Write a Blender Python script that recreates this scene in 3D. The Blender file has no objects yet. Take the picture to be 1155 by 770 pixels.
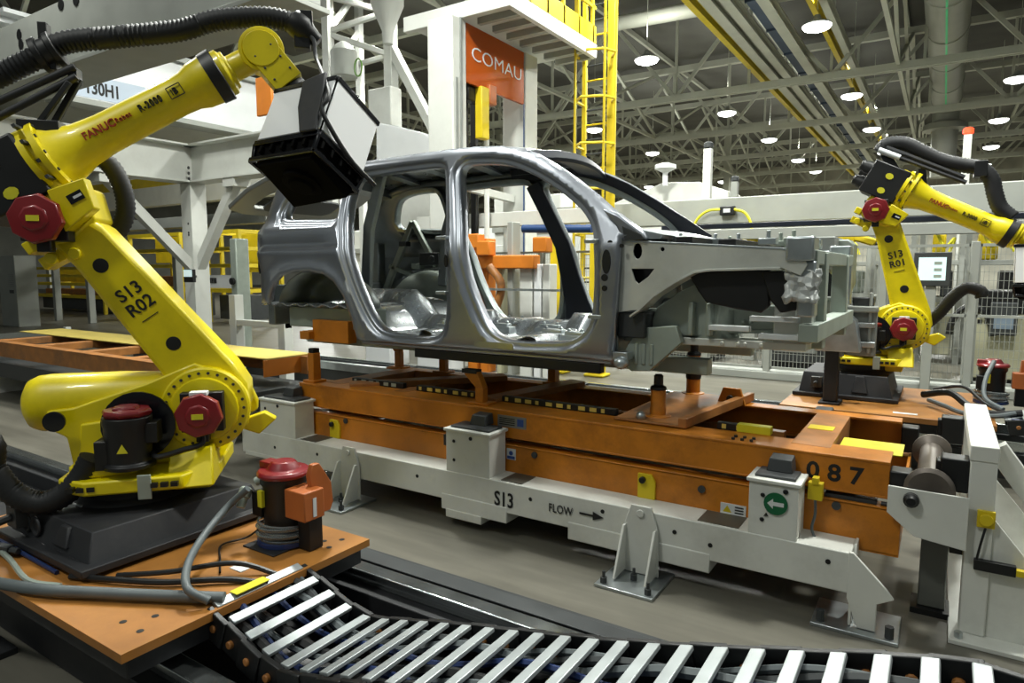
import bpy, bmesh, math, random
import numpy as np
from mathutils import Matrix, Vector
from mathutils.geometry import delaunay_2d_cdt

random.seed(4)
V = Vector
sc = bpy.context.scene
COL = sc.collection
PI = math.pi

# ------------------------------------------------------------------ camera
EYE = 1.75
FPX = 751.0
PITCH = math.radians(6.0805)
YAW = math.radians(32.8415)
cam_d = bpy.data.cameras.new('camera')
cam = bpy.data.objects.new('camera', cam_d)
COL.objects.link(cam)
cam_d.sensor_width = 36
cam_d.lens = FPX / 1155 * 36
cam_d.clip_end = 400
cam.location = (0, 0, EYE)
cam.rotation_euler = (PI / 2 - PITCH, 0, YAW)
sc.camera = cam
sc.view_settings.view_transform = 'Standard'
sc.view_settings.look = 'None'
sc.view_settings.gamma = 1
sc.view_settings.use_curve_mapping = False
sc.view_settings.exposure = 0.0
sc.cycles.use_denoising = True
sc.cycles.max_bounces = 6
sc.cycles.diffuse_bounces = 3
sc.cycles.glossy_bounces = 4
sc.cycles.sample_clamp_indirect = 4
sc.cycles.caustics_reflective = False
sc.cycles.caustics_refractive = False


def at(px, py, X=None, Y=None, Z=None):
    """the point of the plane X=, Y= or Z= seen at a place in the 1155x770 photograph"""
    a, b = (px - 577.5) / FPX, (385 - py) / FPX
    r = cam.rotation_euler.to_matrix() @ V((a, b, -1))
    if X is not None: t = X / r.x
    elif Y is not None: t = Y / r.y
    else: t = (Z - EYE) / r.z
    return V((t * r.x, t * r.y, EYE + t * r.z))


# --------------------------------------------------------------- materials
def lin(h):
    h = h.lstrip('#')
    out = []
    for i in (0, 2, 4):
        c = int(h[i:i + 2], 16) / 255
        out.append(c / 12.92 if c <= .04045 else ((c + .055) / 1.055) ** 2.4)
    return (*out, 1)


def mat(name, hexcol, rough=.5, metal=0, var=.12, scale=6, bump=0, spec=.5, dirt=None, dirt_amt=.35, coat=0):
    m = bpy.data.materials.new(name)
    m.use_nodes = True
    nt = m.node_tree
    N, L = nt.nodes, nt.links
    b = N['Principled BSDF']
    c = lin(hexcol)
    tc = N.new('ShaderNodeTexCoord')
    nz = N.new('ShaderNodeTexNoise')
    nz.inputs['Scale'].default_value = scale
    nz.inputs['Detail'].default_value = 5
    L.new(tc.outputs['Object'], nz.inputs['Vector'])
    rp = N.new('ShaderNodeValToRGB')
    rp.color_ramp.elements[0].position = .3
    rp.color_ramp.elements[1].position = .7
    lo, hi = 1 - var, 1 + var
    rp.color_ramp.elements[0].color = (c[0] * lo, c[1] * lo, c[2] * lo, 1)
    rp.color_ramp.elements[1].color = (min(1, c[0] * hi), min(1, c[1] * hi), min(1, c[2] * hi), 1)
    L.new(nz.outputs['Fac'], rp.inputs['Fac'])
    out = rp.outputs['Color']
    if dirt:
        n2 = N.new('ShaderNodeTexNoise')
        n2.inputs['Scale'].default_value = scale * .45
        n2.inputs['Detail'].default_value = 8
        n2.inputs['Roughness'].default_value = .7
        L.new(tc.outputs['Object'], n2.inputs['Vector'])
        r2 = N.new('ShaderNodeValToRGB')
        r2.color_ramp.elements[0].position = .5
        r2.color_ramp.elements[1].position = .72
        r2.color_ramp.elements[0].color = (0, 0, 0, 1)
        r2.color_ramp.elements[1].color = (dirt_amt, dirt_amt, dirt_amt, 1)
        L.new(n2.outputs['Fac'], r2.inputs['Fac'])
        mx = N.new('ShaderNodeMix')
        mx.data_type = 'RGBA'
        L.new(r2.outputs['Color'], mx.inputs[0])
        L.new(out, mx.inputs[6])
        mx.inputs[7].default_value = lin(dirt)
        out = mx.outputs[2]
    L.new(out, b.inputs['Base Color'])
    rr = N.new('ShaderNodeMapRange')
    rr.inputs['To Min'].default_value = max(.02, rough - .08)
    rr.inputs['To Max'].default_value = min(1, rough + .08)
    L.new(nz.outputs['Fac'], rr.inputs['Value'])
    L.new(rr.outputs['Result'], b.inputs['Roughness'])
    b.inputs['Metallic'].default_value = metal
    b.inputs['Specular IOR Level'].default_value = spec
    b.inputs['Coat Weight'].default_value = coat
    if bump:
        bp = N.new('ShaderNodeBump')
        bp.inputs['Strength'].default_value = bump
        bp.inputs['Distance'].default_value = .02
        L.new(nz.outputs['Fac'], bp.inputs['Height'])
        L.new(bp.outputs['Normal'], b.inputs['Normal'])
    return m


def glow(name, hexcol, s):
    m = bpy.data.materials.new(name)
    m.use_nodes = True
    nt = m.node_tree
    b = nt.nodes['Principled BSDF']
    b.inputs['Base Color'].default_value = lin(hexcol)
    b.inputs['Emission Color'].default_value = lin(hexcol)
    b.inputs['Emission Strength'].default_value = s
    return m


M = dict(
    yellow=mat('robot_yellow', '#e6d200', .38, 0, .07, 5, dirt='#6a5a10', dirt_amt=.22, coat=.2),
    yellow2=mat('rail_yellow', '#d6bd18', .5, 0, .1, 3),
    ylabel=mat('label_yellow', '#d8d22a', .5),
    orange=mat('skid_orange', '#c4781c', .42, 0, .14, 5, bump=.06, dirt='#4a2508', dirt_amt=.5),
    orange_worn_dim=mat('worn_dim_orange', '#a26a34', .5, 0, .25, 7, bump=.08, dirt='#5a4634', dirt_amt=.65),
    orange_plate=mat('plate_orange', '#a56f32', .45, 0, .15, 4, bump=.05, dirt='#7a4a20', dirt_amt=.5),
    orange_bg=mat('fixture_orange', '#d27a22', .5, 0, .12, 3),
    redbox=mat('orange_red', '#b0602c', .45, 0, .1, 6),
    white=mat('painted_white', '#dadbd4', .5, 0, .05, 4, dirt='#8d8a7e', dirt_amt=.3),
    white_bg=mat('far_white', '#d4d6d0', .55, 0, .05, 2, dirt='#a09d92', dirt_amt=.25),
    white_clean=mat('clean_white', '#e4e7e8', .4, 0, .03, 3),
    cream=mat('cream_cabinet', '#b9b79a', .55, 0, .05, 2),
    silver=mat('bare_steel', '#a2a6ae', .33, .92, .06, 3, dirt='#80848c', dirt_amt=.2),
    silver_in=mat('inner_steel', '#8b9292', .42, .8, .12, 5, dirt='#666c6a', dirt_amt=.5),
    galv=mat('galvanised', '#b9c0c2', .32, .85, .14, 9),
    primer=mat('grey_primer', '#dcded6', .38, .4, .08, 4, dirt='#7c7f76', dirt_amt=.3),
    greygreen=mat('grey_green', '#a2aca2', .5, .3, .12, 5),
    grey=mat('machine_grey', '#8c908c', .5, .2, .1, 3),
    grey_bg=mat('far_grey', '#9da09a', .55, .1, .08, 2),
    dgrey=mat('dark_grey', '#3c3f40', .5, .2, .15, 4),
    casting=mat('black_casting', '#26272a', .55, .15, .2, 5, bump=.08, dirt='#4a4844', dirt_amt=.4),
    black=mat('black', '#0e0f10', .45, 0, .2, 6),
    rubber=mat('rubber', '#17181a', .6, 0, .2, 10),
    hood_dark=mat('matt_black', '#060606', .9, 0, .1, 6, spec=.1),
    gloss=mat('gloss_black', '#0d0f14', .22, 0, .1, 3),
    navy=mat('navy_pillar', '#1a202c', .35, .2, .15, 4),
    red=mat('motor_red', '#7c1018', .36, 0, .12, 6, coat=.3),
    steelbar=mat('aluminium_bar', '#adb3b4', .42, .5, .06, 12),
    polish=mat('polished_rail', '#c2c8c8', .18, .95, .05, 5),
    hose=mat('grey_hose', '#5b6264', .5, 0, .1, 12),
    cable_blue=mat('cable_blue', '#1c2f5c', .45, 0, .1, 6),
    cable_green=mat('cable_green', '#5b8a2a', .5, 0, .1, 6),
    blue_pipe=mat('blue_pipe', '#23406f', .4, 0, .1, 4),
    green=mat('sign_green', '#12603a', .45, 0, .05, 4),
    ink=mat('black_ink', '#141414', .6, 0, .05, 9),
    redink=mat('red_ink', '#a03012', .6, 0, .05, 9),
    sticker=mat('sticker_white', '#d9dcdc', .45, 0, .03, 5),
    sticker_blue=mat('sticker_blue', '#34529a', .5, 0, .05, 5),
    truss=mat('truss_grey', '#c3c5b6', .6, .1, .08, 1),
    deck=mat('roof_deck', '#5e5e57', .8, 0, .2, .6),
    duct=mat('duct_grey', '#a9ab9f', .5, .3, .08, 1),
    wood=mat('pallet_yellow', '#c9b45a', .55, 0, .12, 5),
    lamp=glow('lamp_glow', '#ffffff', 9),
    lampred=glow('lamp_red', '#ff4020', 2.5),
    screen=glow('screen_glow', '#cfe6e6', .55),
    signal=glow('sign_glare', '#fff0e0', 2.0),
)

# clear plastic: the translucent diffuser skin of the vision hoods
m = mat('diffuser', '#fbfcfd', .45, 0, .02, 3)
m.node_tree.nodes['Principled BSDF'].inputs['Subsurface Weight'].default_value = 0
M['diffuser'] = m

m = mat('clear_film', '#c9d2d2', .2, 0, .03, 8)
b_ = m.node_tree.nodes['Principled BSDF']
b_.inputs['Transmission Weight'].default_value = .75
M['film'] = m


# ----------------------------------------------------------------- meshes
class MB:
    def __init__(s):
        s.bm = bmesh.new()
        s.mi = 0

    def mark(s, i):
        s.mi = i
        return s

    def quad(s, vs):
        try:
            f = s.bm.faces.new(vs)
            f.material_index = s.mi
            return f
        except ValueError:
            return None

    def hexa(s, c):
        """eight corners: bottom four then top four, both counter-clockwise"""
        v = [s.bm.verts.new(p) for p in c]
        for q in ((3, 2, 1, 0), (4, 5, 6, 7), (0, 1, 5, 4), (1, 2, 6, 5), (2, 3, 7, 6), (3, 0, 4, 7)):
            s.quad([v[i] for i in q])
        return s

    def box(s, x0, x1, y0, y1, z0, z1):
        x0, x1 = min(x0, x1), max(x0, x1); y0, y1 = min(y0, y1), max(y0, y1); z0, z1 = min(z0, z1), max(z0, z1)
        return s.hexa([(x0, y0, z0), (x1, y0, z0), (x1, y1, z0), (x0, y1, z0), (x0, y0, z1), (x1, y0, z1), (x1, y1, z1), (x0, y1, z1)])

    def obox(s, o, u, v, w, a, b, c):
        """box centred at o, half sizes a, b, c along unit axes u, v, w"""
        o, u, v, w = V(o), V(u) * a, V(v) * b, V(w) * c
        if u.cross(v).dot(w) < 0: w = -w
        return s.hexa([o - u - v - w, o + u - v - w, o + u + v - w, o - u + v - w, o - u - v + w, o + u - v + w, o + u + v + w, o - u + v + w])

    def beam(s, p0, p1, w, h, up=(0, 0, 1)):
        p0, p1 = V(p0), V(p1)
        d = (p1 - p0)
        l = d.length
        d = d / l
        u = V(up)
        if abs(d.dot(u)) > .98: u = V((0, 1, 0)) if abs(d.y) < .9 else V((1, 0, 0))
        r = d.cross(u).normalized()
        u = r.cross(d)
        return s.obox((p0 + p1) / 2, d, r, u, l / 2, w / 2, h / 2)

    def ibeam(s, p0, p1, w, h, t=.02, up=(0, 0, 1)):
        p0, p1 = V(p0), V(p1)
        d = (p1 - p0).normalized()
        r = d.cross(V(up)).normalized()
        u = r.cross(d)
        s.beam(p0 + u * (h / 2 - t / 2), p1 + u * (h / 2 - t / 2), w, t, up)
        s.beam(p0 - u * (h / 2 - t / 2), p1 - u * (h / 2 - t / 2), w, t, up)
        s.beam(p0, p1, t, h - 2 * t, up)
        return s

    def rings(s, rings, cap0=True, cap1=True, closed=False):
        R = [[s.bm.verts.new(p) for p in r] for r in rings]
        n = len(R[0])
        pairs = list(zip(R, R[1:])) + ([(R[-1], R[0])] if closed else [])
        for a, b in pairs:
            for i in range(n):
                s.quad([a[i], a[(i + 1) % n], b[(i + 1) % n], b[i]])
        if not closed:
            if cap0: s.quad(R[0][::-1])
            if cap1: s.quad(R[-1])
        return s

    def lathe(s, o, ax, prof, seg=24, cap=True):
        """prof = list of (distance along the axis, radius)"""
        o, ax = V(o), V(ax).normalized()
        a = ax.orthogonal().normalized()
        b = ax.cross(a)
        rs = []
        for t, r in prof:
            r = max(r, .0005)
            rs.append([o + ax * t + a * r * math.cos(2 * PI * i / seg) + b * r * math.sin(2 * PI * i / seg) for i in range(seg)])
        return s.rings(rs, cap, cap)

    def cyl(s, p0, p1, r, seg=16, r2=None):
        p0, p1 = V(p0), V(p1)
        return s.lathe(p0, p1 - p0, [(0, r), ((p1 - p0).length, r if r2 is None else r2)], seg)

    def tube(s, pts, r, seg=8, ribs=None, closed=False):
        """swept tube; ribs = (pitch, extra radius) makes it corrugated"""
        P = [V(p) for p in pts]
        if ribs:
            P = resample(P, ribs[0] / 2)
        rs = []
        n0 = None
        for i, p in enumerate(P):
            d = (P[min(i + 1, len(P) - 1)] - P[max(i - 1, 0)]).normalized()
            if n0 is None: n0 = d.orthogonal().normalized()
            n0 = (n0 - d * n0.dot(d)).normalized()
            b = d.cross(n0)
            rr = r + (ribs[1] if ribs and i % 2 else 0)
            rs.append([p + n0 * rr * math.cos(2 * PI * k / seg) + b * rr * math.sin(2 * PI * k / seg) for k in range(seg)])
        return s.rings(rs, closed=closed)

    def prism(s, poly, o, u, v, t, hole=()):
        """2D outline (and hole outlines) in the frame o, u, v pushed t along u x v"""
        o, u, v = V(o), V(u), V(v)
        n = u.cross(v).normalized()
        vs, fs = trimesh(poly, hole)
        A = [s.bm.verts.new(o + u * x + v * y) for x, y in vs]
        B = [s.bm.verts.new(o + u * x + v * y + n * t) for x, y in vs]
        for f in fs:
            s.quad([A[i] for i in f][::-1])
            s.quad([B[i] for i in f])
        k = 0
        for lp in (poly, *hole):
            m_ = len(lp)
            for i in range(m_):
                a, b = k + i, k + (i + 1) % m_
                s.quad([A[a], A[b], B[b], B[a]])
            k += m_
        return s

    def grid(s, fn, us, vs):
        G = [[s.bm.verts.new(fn(u, v)) for v in vs] for u in us]
        for i in range(len(us) - 1):
            for j in range(len(vs) - 1):
                s.quad([G[i][j], G[i + 1][j], G[i + 1][j + 1], G[i][j + 1]])
        return s

    def ball(s, c, r, seg=12, sz=1):
        c = V(c)
        return s.lathe(c - V((0, 0, r * sz)), (0, 0, 1), [(r * sz * (1 - math.cos(PI * k / 8)), r * math.sin(PI * k / 8)) for k in range(9)], seg)

    def bolts(s, pts, ax, r, h, seg=6):
        for p in pts: s.cyl(V(p), V(p) + V(ax).normalized() * h, r, seg)
        return s

    def each(s, name, mats, parent=None, bevel=0, sharp=38, gap=.006):
        """every separate cluster of pieces becomes an object of its own"""
        bm = s.bm
        bm.verts.ensure_lookup_table()
        seen, isl = set(), []
        for v in bm.verts:
            if v in seen: continue
            st, comp = [v], []
            seen.add(v)
            while st:
                q = st.pop()
                comp.append(q)
                for e in q.link_edges:
                    o = e.other_vert(q)
                    if o not in seen: seen.add(o); st.append(o)
            lo = V([min(q.co[i] for q in comp) for i in range(3)])
            hi = V([max(q.co[i] for q in comp) for i in range(3)])
            isl.append([comp, lo, hi])
        groups = []
        for c in isl:
            hit = [g for g in groups if any(all(c[1][i] - gap <= d[2][i] and d[1][i] - gap <= c[2][i] for i in range(3)) for d in g)]
            for g in hit: groups.remove(g)
            groups.append(sum(hit, []) + [c])
        out = []
        for g in groups:
            part = MB()
            mp = {}
            for comp, lo, hi in g:
                for q in comp: mp[q] = part.bm.verts.new(q.co)
                for fc in {f_ for q in comp for f_ in q.link_faces}:
                    nf = part.bm.faces.new([mp[q] for q in fc.verts])
                    nf.material_index = fc.material_index
            out.append(part.build(name, mats, parent, bevel, sharp))
        bm.free()
        return out

    def build(s, name, mats, parent=None, bevel=0, sharp=38, solid=0, fix=True):
        if not isinstance(mats, (list, tuple)): mats = [mats]
        if fix: bmesh.ops.recalc_face_normals(s.bm, faces=s.bm.faces)
        me = bpy.data.meshes.new(name)
        s.bm.to_mesh(me)
        s.bm.free()
        for m in mats: me.materials.append(M[m] if isinstance(m, str) else m)
        me.polygons.foreach_set('use_smooth', [True] * len(me.polygons))
        me.set_sharp_from_angle(angle=math.radians(sharp))
        return link(name, me, parent, bevel, solid)


def world(o):
    m_ = o.matrix_basis.copy()
    while o.parent:
        o = o.parent
        m_ = o.matrix_basis @ m_
    return m_


def link(name, me, parent=None, bevel=0, solid=0):
    o = bpy.data.objects.new(name, me)
    COL.objects.link(o)
    if parent:
        o.parent = parent
        me.transform(world(parent).inverted())
    else:
        co = np.empty(len(me.vertices) * 3)
        me.vertices.foreach_get('co', co)
        co = co.reshape(-1, 3)
        lo, hi = co.min(0), co.max(0)
        c = V(((lo[0] + hi[0]) / 2, (lo[1] + hi[1]) / 2, lo[2]))
        me.transform(Matrix.Translation(-c))
        o.location = c
    if solid:
        md = o.modifiers.new('thickness', 'SOLIDIFY')
        md.thickness = solid
        md.offset = 0
    if bevel:
        md = o.modifiers.new('edges', 'BEVEL')
        md.width = bevel
        md.segments = 2
        md.limit_method = 'ANGLE'
        md.angle_limit = math.radians(50)
    return o


def resample(P, step):
    P = [V(p) for p in P]
    out = [P[0]]
    need = step
    for a, b in zip(P, P[1:]):
        l = (b - a).length
        pos = need
        while pos <= l:
            out.append(a.lerp(b, pos / l))
            pos += step
        need = pos - l
    if (out[-1] - P[-1]).length > step * .3: out.append(P[-1])
    return out


def smooth(P, n=8):
    """Catmull-Rom through the points"""
    P = [V(p) for p in P]
    Q = [P[0] * 2 - P[1]] + P + [P[-1] * 2 - P[-2]]
    out = []
    for i in range(1, len(Q) - 2):
        p0, p1, p2, p3 = Q[i - 1:i + 3]
        for k in range(n):
            t = k / n
            out.append(.5 * ((2 * p1) + (p2 - p0) * t + (2 * p0 - 5 * p1 + 4 * p2 - p3) * t * t + (3 * p1 - p0 - 3 * p2 + p3) * t ** 3))
    out.append(P[-1])
    return out


def inside(p, poly):
    x, y = p
    c = False
    j = len(poly) - 1
    for i in range(len(poly)):
        xi, yi = poly[i]
        xj, yj = poly[j]
        if (yi > y) != (yj > y) and x < (xj - xi) * (y - yi) / (yj - yi) + xi: c = not c
        j = i
    return c


def trimesh(poly, holes=(), extra=()):
    vs, es = [], []
    for lp in (poly, *holes):
        k = len(vs)
        vs += [V((p[0], p[1])) for p in lp]
        es += [(k + i, k + (i + 1) % len(lp)) for i in range(len(lp))]
    nb = len(vs)
    vs += [V((p[0], p[1])) for p in extra]
    ov, oe, of, iv, ie, if_ = delaunay_2d_cdt(vs, es, [], 0, 1e-6)
    back = {}
    for i, src in enumerate(iv):
        for q in src: back[q] = i
    order = {}
    pts = []
    for q in range(len(vs)):
        i = back.get(q)
        pts.append(tuple(vs[q]))
        if i is not None and i not in order: order[i] = q
    fs = []
    for f in of:
        c = (sum(ov[i].x for i in f) / 3, sum(ov[i].y for i in f) / 3)
        if inside(c, poly) and not any(inside(c, h) for h in holes):
            if all(i in order for i in f): fs.append([order[i] for i in f])
    return pts, fs


def circ(cx, cy, r, n=16, ry=None, a0=0):
    return [(cx + r * math.cos(a0 + 2 * PI * i / n), cy + (ry or r) * math.sin(a0 + 2 * PI * i / n)) for i in range(n)]


def rrect(x0, x1, y0, y1, r, n=4):
    o = []
    for cx, cy, a in ((x1 - r, y1 - r, 0), (x0 + r, y1 - r, 90), (x0 + r, y0 + r, 180), (x1 - r, y0 + r, 270)):
        o += [(cx + r * math.cos(math.radians(a + 90 * k / n)), cy + r * math.sin(math.radians(a + 90 * k / n))) for k in range(n + 1)]
    return o


def loop2(pts, n=4):
    """closed Catmull-Rom through 2D points"""
    m_ = len(pts)
    out = []
    for i in range(m_):
        p0, p1, p2, p3 = (V(pts[(i + k - 1) % m_]) for k in range(4))
        for k in range(n):
            t = k / n
            q = .5 * ((2 * p1) + (p2 - p0) * t + (2 * p0 - 5 * p1 + 4 * p2 - p3) * t * t + (3 * p1 - p0 - 3 * p2 + p3) * t ** 3)
            out.append((q.x, q.y))
    return out


# ------------------------------------------------------------- bookkeeping
def tag(o, label=None, cat=None, group=None, kind=None):
    if label: o['label'] = label
    if cat: o['category'] = cat
    if group: o['group'] = group
    if kind: o['kind'] = kind
    return o


def thing(name, loc, label, cat, group=None, rz=0):
    o = bpy.data.objects.new(name, None)
    COL.objects.link(o)
    o.empty_display_size = .1
    o.location = loc
    o.rotation_euler = (0, 0, rz)
    return tag(o, label, cat, group)


def kids(o):
    return [c for c in bpy.data.objects if c.parent == o]


def dup(o, loc=None, rz=None, label=None, group=None, parent=None):
    c = o.copy()
    COL.objects.link(c)
    if parent: c.parent = parent
    if loc is not None: c.location = loc
    if rz is not None: c.rotation_euler = (0, 0, rz)
    if label: c['label'] = label
    if group: c['group'] = group
    for ch in kids(o): dup(ch, parent=c)
    return c


def text(name, body, size, o, u, v, m_, parent=None, thick=.002, bold=0.0, align='CENTER', squeeze=1.0):
    """lettering: centred at o, reading along u with its top along v"""
    cu = bpy.data.curves.new(name, 'FONT')
    cu.body = body
    cu.size = size
    cu.align_x = align
    cu.align_y = 'CENTER'
    cu.extrude = thick / 2
    cu.offset = bold
    cu.resolution_u = 3
    t = bpy.data.objects.new(name, cu)
    me = bpy.data.meshes.new_from_object(t)
    bpy.data.objects.remove(t)
    bpy.data.curves.remove(cu)
    u, v = V(u).normalized(), V(v).normalized()
    n = u.cross(v).normalized()
    X = Matrix((u, v, n)).transposed().to_4x4()
    X.translation = V(o)
    me.transform(X @ Matrix.Diagonal((squeeze, 1, 1, 1)))
    me.materials.clear()
    me.materials.append(M[m_])
    me.name = name
    return link(name, me, parent)
# ================================================================ the hall
w = bpy.data.worlds.new('world')
sc.world = w
w.use_nodes = True
N_, L_ = w.node_tree.nodes, w.node_tree.links
bg = N_['Background']
tc_ = N_.new('ShaderNodeTexCoord')
sx_ = N_.new('ShaderNodeSeparateXYZ')
L_.new(tc_.outputs['Generated'], sx_.inputs[0])
rp_ = N_.new('ShaderNodeValToRGB')
rp_.color_ramp.elements[0].position = .0
rp_.color_ramp.elements[0].color = (.10, .11, .105, 1)
rp_.color_ramp.elements[1].position = .9
rp_.color_ramp.elements[1].color = (.62, .68, .65, 1)
L_.new(sx_.outputs[2], rp_.inputs[0])
L_.new(rp_.outputs[0], bg.inputs[0])
bg.inputs[1].default_value = .62


def floor_mat():
    m = mat('concrete', '#6a675d', .40, 0, .13, 1.3, bump=.02, dirt='#55534b', dirt_amt=.5, spec=.45)
    nt = m.node_tree
    N, L = nt.nodes, nt.links
    b = N['Principled BSDF']
    src = b.inputs['Base Color'].links[0].from_socket
    tc = N.new('ShaderNodeTexCoord')
    mp = N.new('ShaderNodeMapping')
    mp.inputs['Scale'].default_value = (.7, 5.5, 1)
    mp.inputs['Rotation'].default_value = (0, 0, .45)
    L.new(tc.outputs['Object'], mp.inputs['Vector'])
    n = N.new('ShaderNodeTexNoise')
    n.inputs['Scale'].default_value = 2.2
    n.inputs['Detail'].default_value = 6
    L.new(mp.outputs['Vector'], n.inputs['Vector'])
    r = N.new('ShaderNodeMapRange')
    r.inputs['From Min'].default_value = .35
    r.inputs['From Max'].default_value = .7
    r.inputs['To Min'].default_value = .82
    r.inputs['To Max'].default_value = 1.12
    L.new(n.outputs['Fac'], r.inputs['Value'])
    mx = N.new('ShaderNodeMix')
    mx.data_type = 'RGBA'
    mx.blend_type = 'MULTIPLY'
    mx.inputs[0].default_value = 1
    L.new(src, mx.inputs[6])
    L.new(r.outputs['Result'], mx.inputs[7])
    L.new(mx.outputs[2], b.inputs['Base Color'])
    return m


M['floor'] = floor_mat()
tag(MB().box(-72, 30, -8, 78, -.2, 0).build('floor', 'floor'), kind='structure')
tag(MB().box(-72, -11, -8, 78, 13, 13.2).box(-11, 30, 20, 78, 13, 13.2).build('ceiling', 'deck'), kind='structure')  # deck left open over the cell to let world light in as fill
tag(MB().box(-72, 30, 78, 78.3, 0, 13).build('wall_back', mat('back_wall', '#b0aea0', .8, 0, .3, .5)), kind='structure')
tag(MB().box(-72.3, -72, -8, 78, 0, 13).build('wall_left', mat('left_wall', '#a5a79e', .8, 0, .2, .5)), kind='structure')


def roof_truss(y):
    b = MB()
    x0, x1, zb, zt = -70, 29, 9.0, 12.6
    for dy in (-.11, .11):
        b.beam((x0, y + dy, zb), (x1, y + dy, zb), .1, .26)
    b.beam((x0, y, zt), (x1, y, zt), .3, .3)
    x, k = x0, 0
    while x < x1:
        if k % 2 == 0:
            b.beam((x, y, zb), (x + 3, y, zt), .14, .14)
        else:
            b.beam((x, y, zt), (x + 3, y, zb), .14, .14)
        b.beam((x + 3, y, zb), (x + 3, y, zt), .1, .1)
        x += 3
        k += 1
    return tag(b.build('roof_truss', 'truss'), kind='structure')


for y in (28.3, 36.5, 44.7, 53, 61.5, 70):
    roof_truss(y)

# sway bracing and purlins run the other way, between the trusses
b = MB()
for x in (-58, -46, -34, -22, -14, -1.8, 8, 16):
    for y in (20.1, 28.3, 36.5, 44.7, 53, 61.5):
        b.beam((x, y, 9.2), (x, y + 8.2, 12.5), .12, .12)
        b.beam((x, y, 12.5), (x, y + 8.2, 9.2), .12, .12)
    b.beam((x, 20, 9.1), (x, 70, 9.1), .14, .14)
tag(b.build('sway_bracing', 'truss'), kind='structure')
b = MB()
for k in range(18):
    x = -68 + k * 5.5
    b.beam((x, 20 if x > -11 else -6, 12.85), (x, 77.5, 12.85), .14, .22)
tag(b.build('roof_purlin', 'truss'), kind='structure')
b = MB()
for y in (10, 17):
    b.beam((-70, y, 12.4), (-12, y, 12.4), .3, .3)
    b.beam((-70, y, 9.4), (-12, y, 9.4), .2, .24)
    for k in range(20):
        b.beam((-70 + 3 * k, y, 9.4 if k % 2 else 12.4), (-67 + 3 * k, y, 12.4 if k % 2 else 9.4), .12, .12)
tag(b.build('roof_truss', 'truss'), kind='structure')
for x, y in ((-30, 28.3), (-30, 44.7), (-14.5, 53), (8.5, 53), (-48, 20), (1.5, 70)):
    tag(MB().box(x - .22, x + .22, y - .22, y + .22, 0, 12.4).build('trim_1', 'truss'), kind='structure')

# overhead conveyor tracks that run away under the roof
for px, wd, m_, lab, cat in ((781, .20, 'yellow2', 'yellow overhead rail, left edge of the track bundle under the roof', 'rail'),
                             (802, .34, 'truss', 'grey overhead track just right of the long yellow rail', 'track'),
                             (824, .30, 'truss', 'grey overhead track, second right of the long yellow rail', 'track'),
                             (866, .34, 'truss', 'grey overhead track between the blue tray and the second yellow rail', 'track'),
                             (917, .16, 'yellow2', 'thin yellow overhead rail beside the brightest ceiling lamp', 'rail'),
                             (932, .22, 'truss', 'grey overhead track at the right edge of the bundle', 'track')):
    x = at(px, 2, Z=9.9).x
    tag(MB().ibeam((x, 19, 9.9), (x, 64, 9.9), wd, .36, .06).build('overhead_rail', m_), lab, cat)
xa, xb = at(824, 2, Z=9.9).x + .3, at(866, 2, Z=9.9).x - .3
b = MB().box(xa, xb, 19, 64, 10.02, 10.08)
for k in range(16): b.beam((xa, 19 + 3 * k, 10.0), (xb, 19 + 3 * k, 10.0), .1, .1)
tag(b.build('cable_tray', mat('tray_blue', '#3d4b5e', .6, .2, .2, 2)), 'dark blue grey cable tray between two overhead tracks under the roof', 'cable tray')
# pipe crossing near the top and the big round duct
tag(MB().tube([(-13, 24, 11.0), (-3.5, 24, 10.72)], .26, 12).build('overhead_pipe', 'truss'), 'thick pale pipe crossing the roof at the top edge above the yellow ladder', 'pipe')
t = thing('ceiling_air_duct', (-.4, 30, 10), 'big round grey air duct running away under the roof at upper right', 'duct')
b = MB().lathe((-.4, 12, 10.55), (0, 1, 0), [(0, .66), (31, .66)], 28)
for k in range(8): b.lathe((-.4, 13.5 + 4 * k, 10.55), (0, 1, 0), [(0, .665), (.02, .70), (.1, .70), (.12, .665)], 28)
b.build('duct_body', 'duct', t)
MB().box(-.43, -.37, 14, 40, 9.862, 9.885).build('green_stripe', glow('green_strip', '#3fae70', .28), t)  # green stripe along the duct with a weak glow of its own
MB().lathe((-.4, 43, 10.9), (0, 0, -1), [(0, .62), (1.3, .62), (1.45, 1.0), (1.75, 1.05), (1.8, .62), (4.2, .55)], 28).build('drop_leg', 'duct', t)

# high-bay lamps on their grid
LAMPS = [(-15.6, 22.6), (-15.6, 32), (-15.6, 40.2), (-9.05, 22.6), (-8.85, 32), (-8.6, 39.7), (-8.5, 47.9), (-8.35, 54),
         (-3.6, 22.3), (-3.65, 31.7), (-3.55, 39.6), (-3.5, 47.8), (-3.5, 56), (1.9, 32.4), (1.8, 40.6), (1.9, 49), (1.9, 57), (-22, 40), (-22, 56), (-15.6, 56)]
where = {(-9.05, 22.6): 'bright high-bay lamp right of the yellow ladder, largest on the left',
         (-3.6, 22.3): 'bright high-bay lamp beside the thin yellow overhead rail, highest in view',
         (-8.85, 32): 'high-bay lamp second in the row that recedes behind the yellow ladder',
         (-3.65, 31.7): 'high-bay lamp second in the row under the overhead tracks',
         (1.9, 32.4): 'high-bay lamp at the right edge of the photo, nearest in its row',
         (1.8, 40.6): 'high-bay lamp right of the air duct, second in the rightmost row',
         (-3.55, 39.6): 'high-bay lamp third in the row under the overhead tracks',
         (-8.6, 39.7): 'high-bay lamp third in the row that recedes behind the yellow ladder',
         (-15.6, 40.2): 'small far lamp low over the windscreen opening of the car shell'}
proto = None
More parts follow.
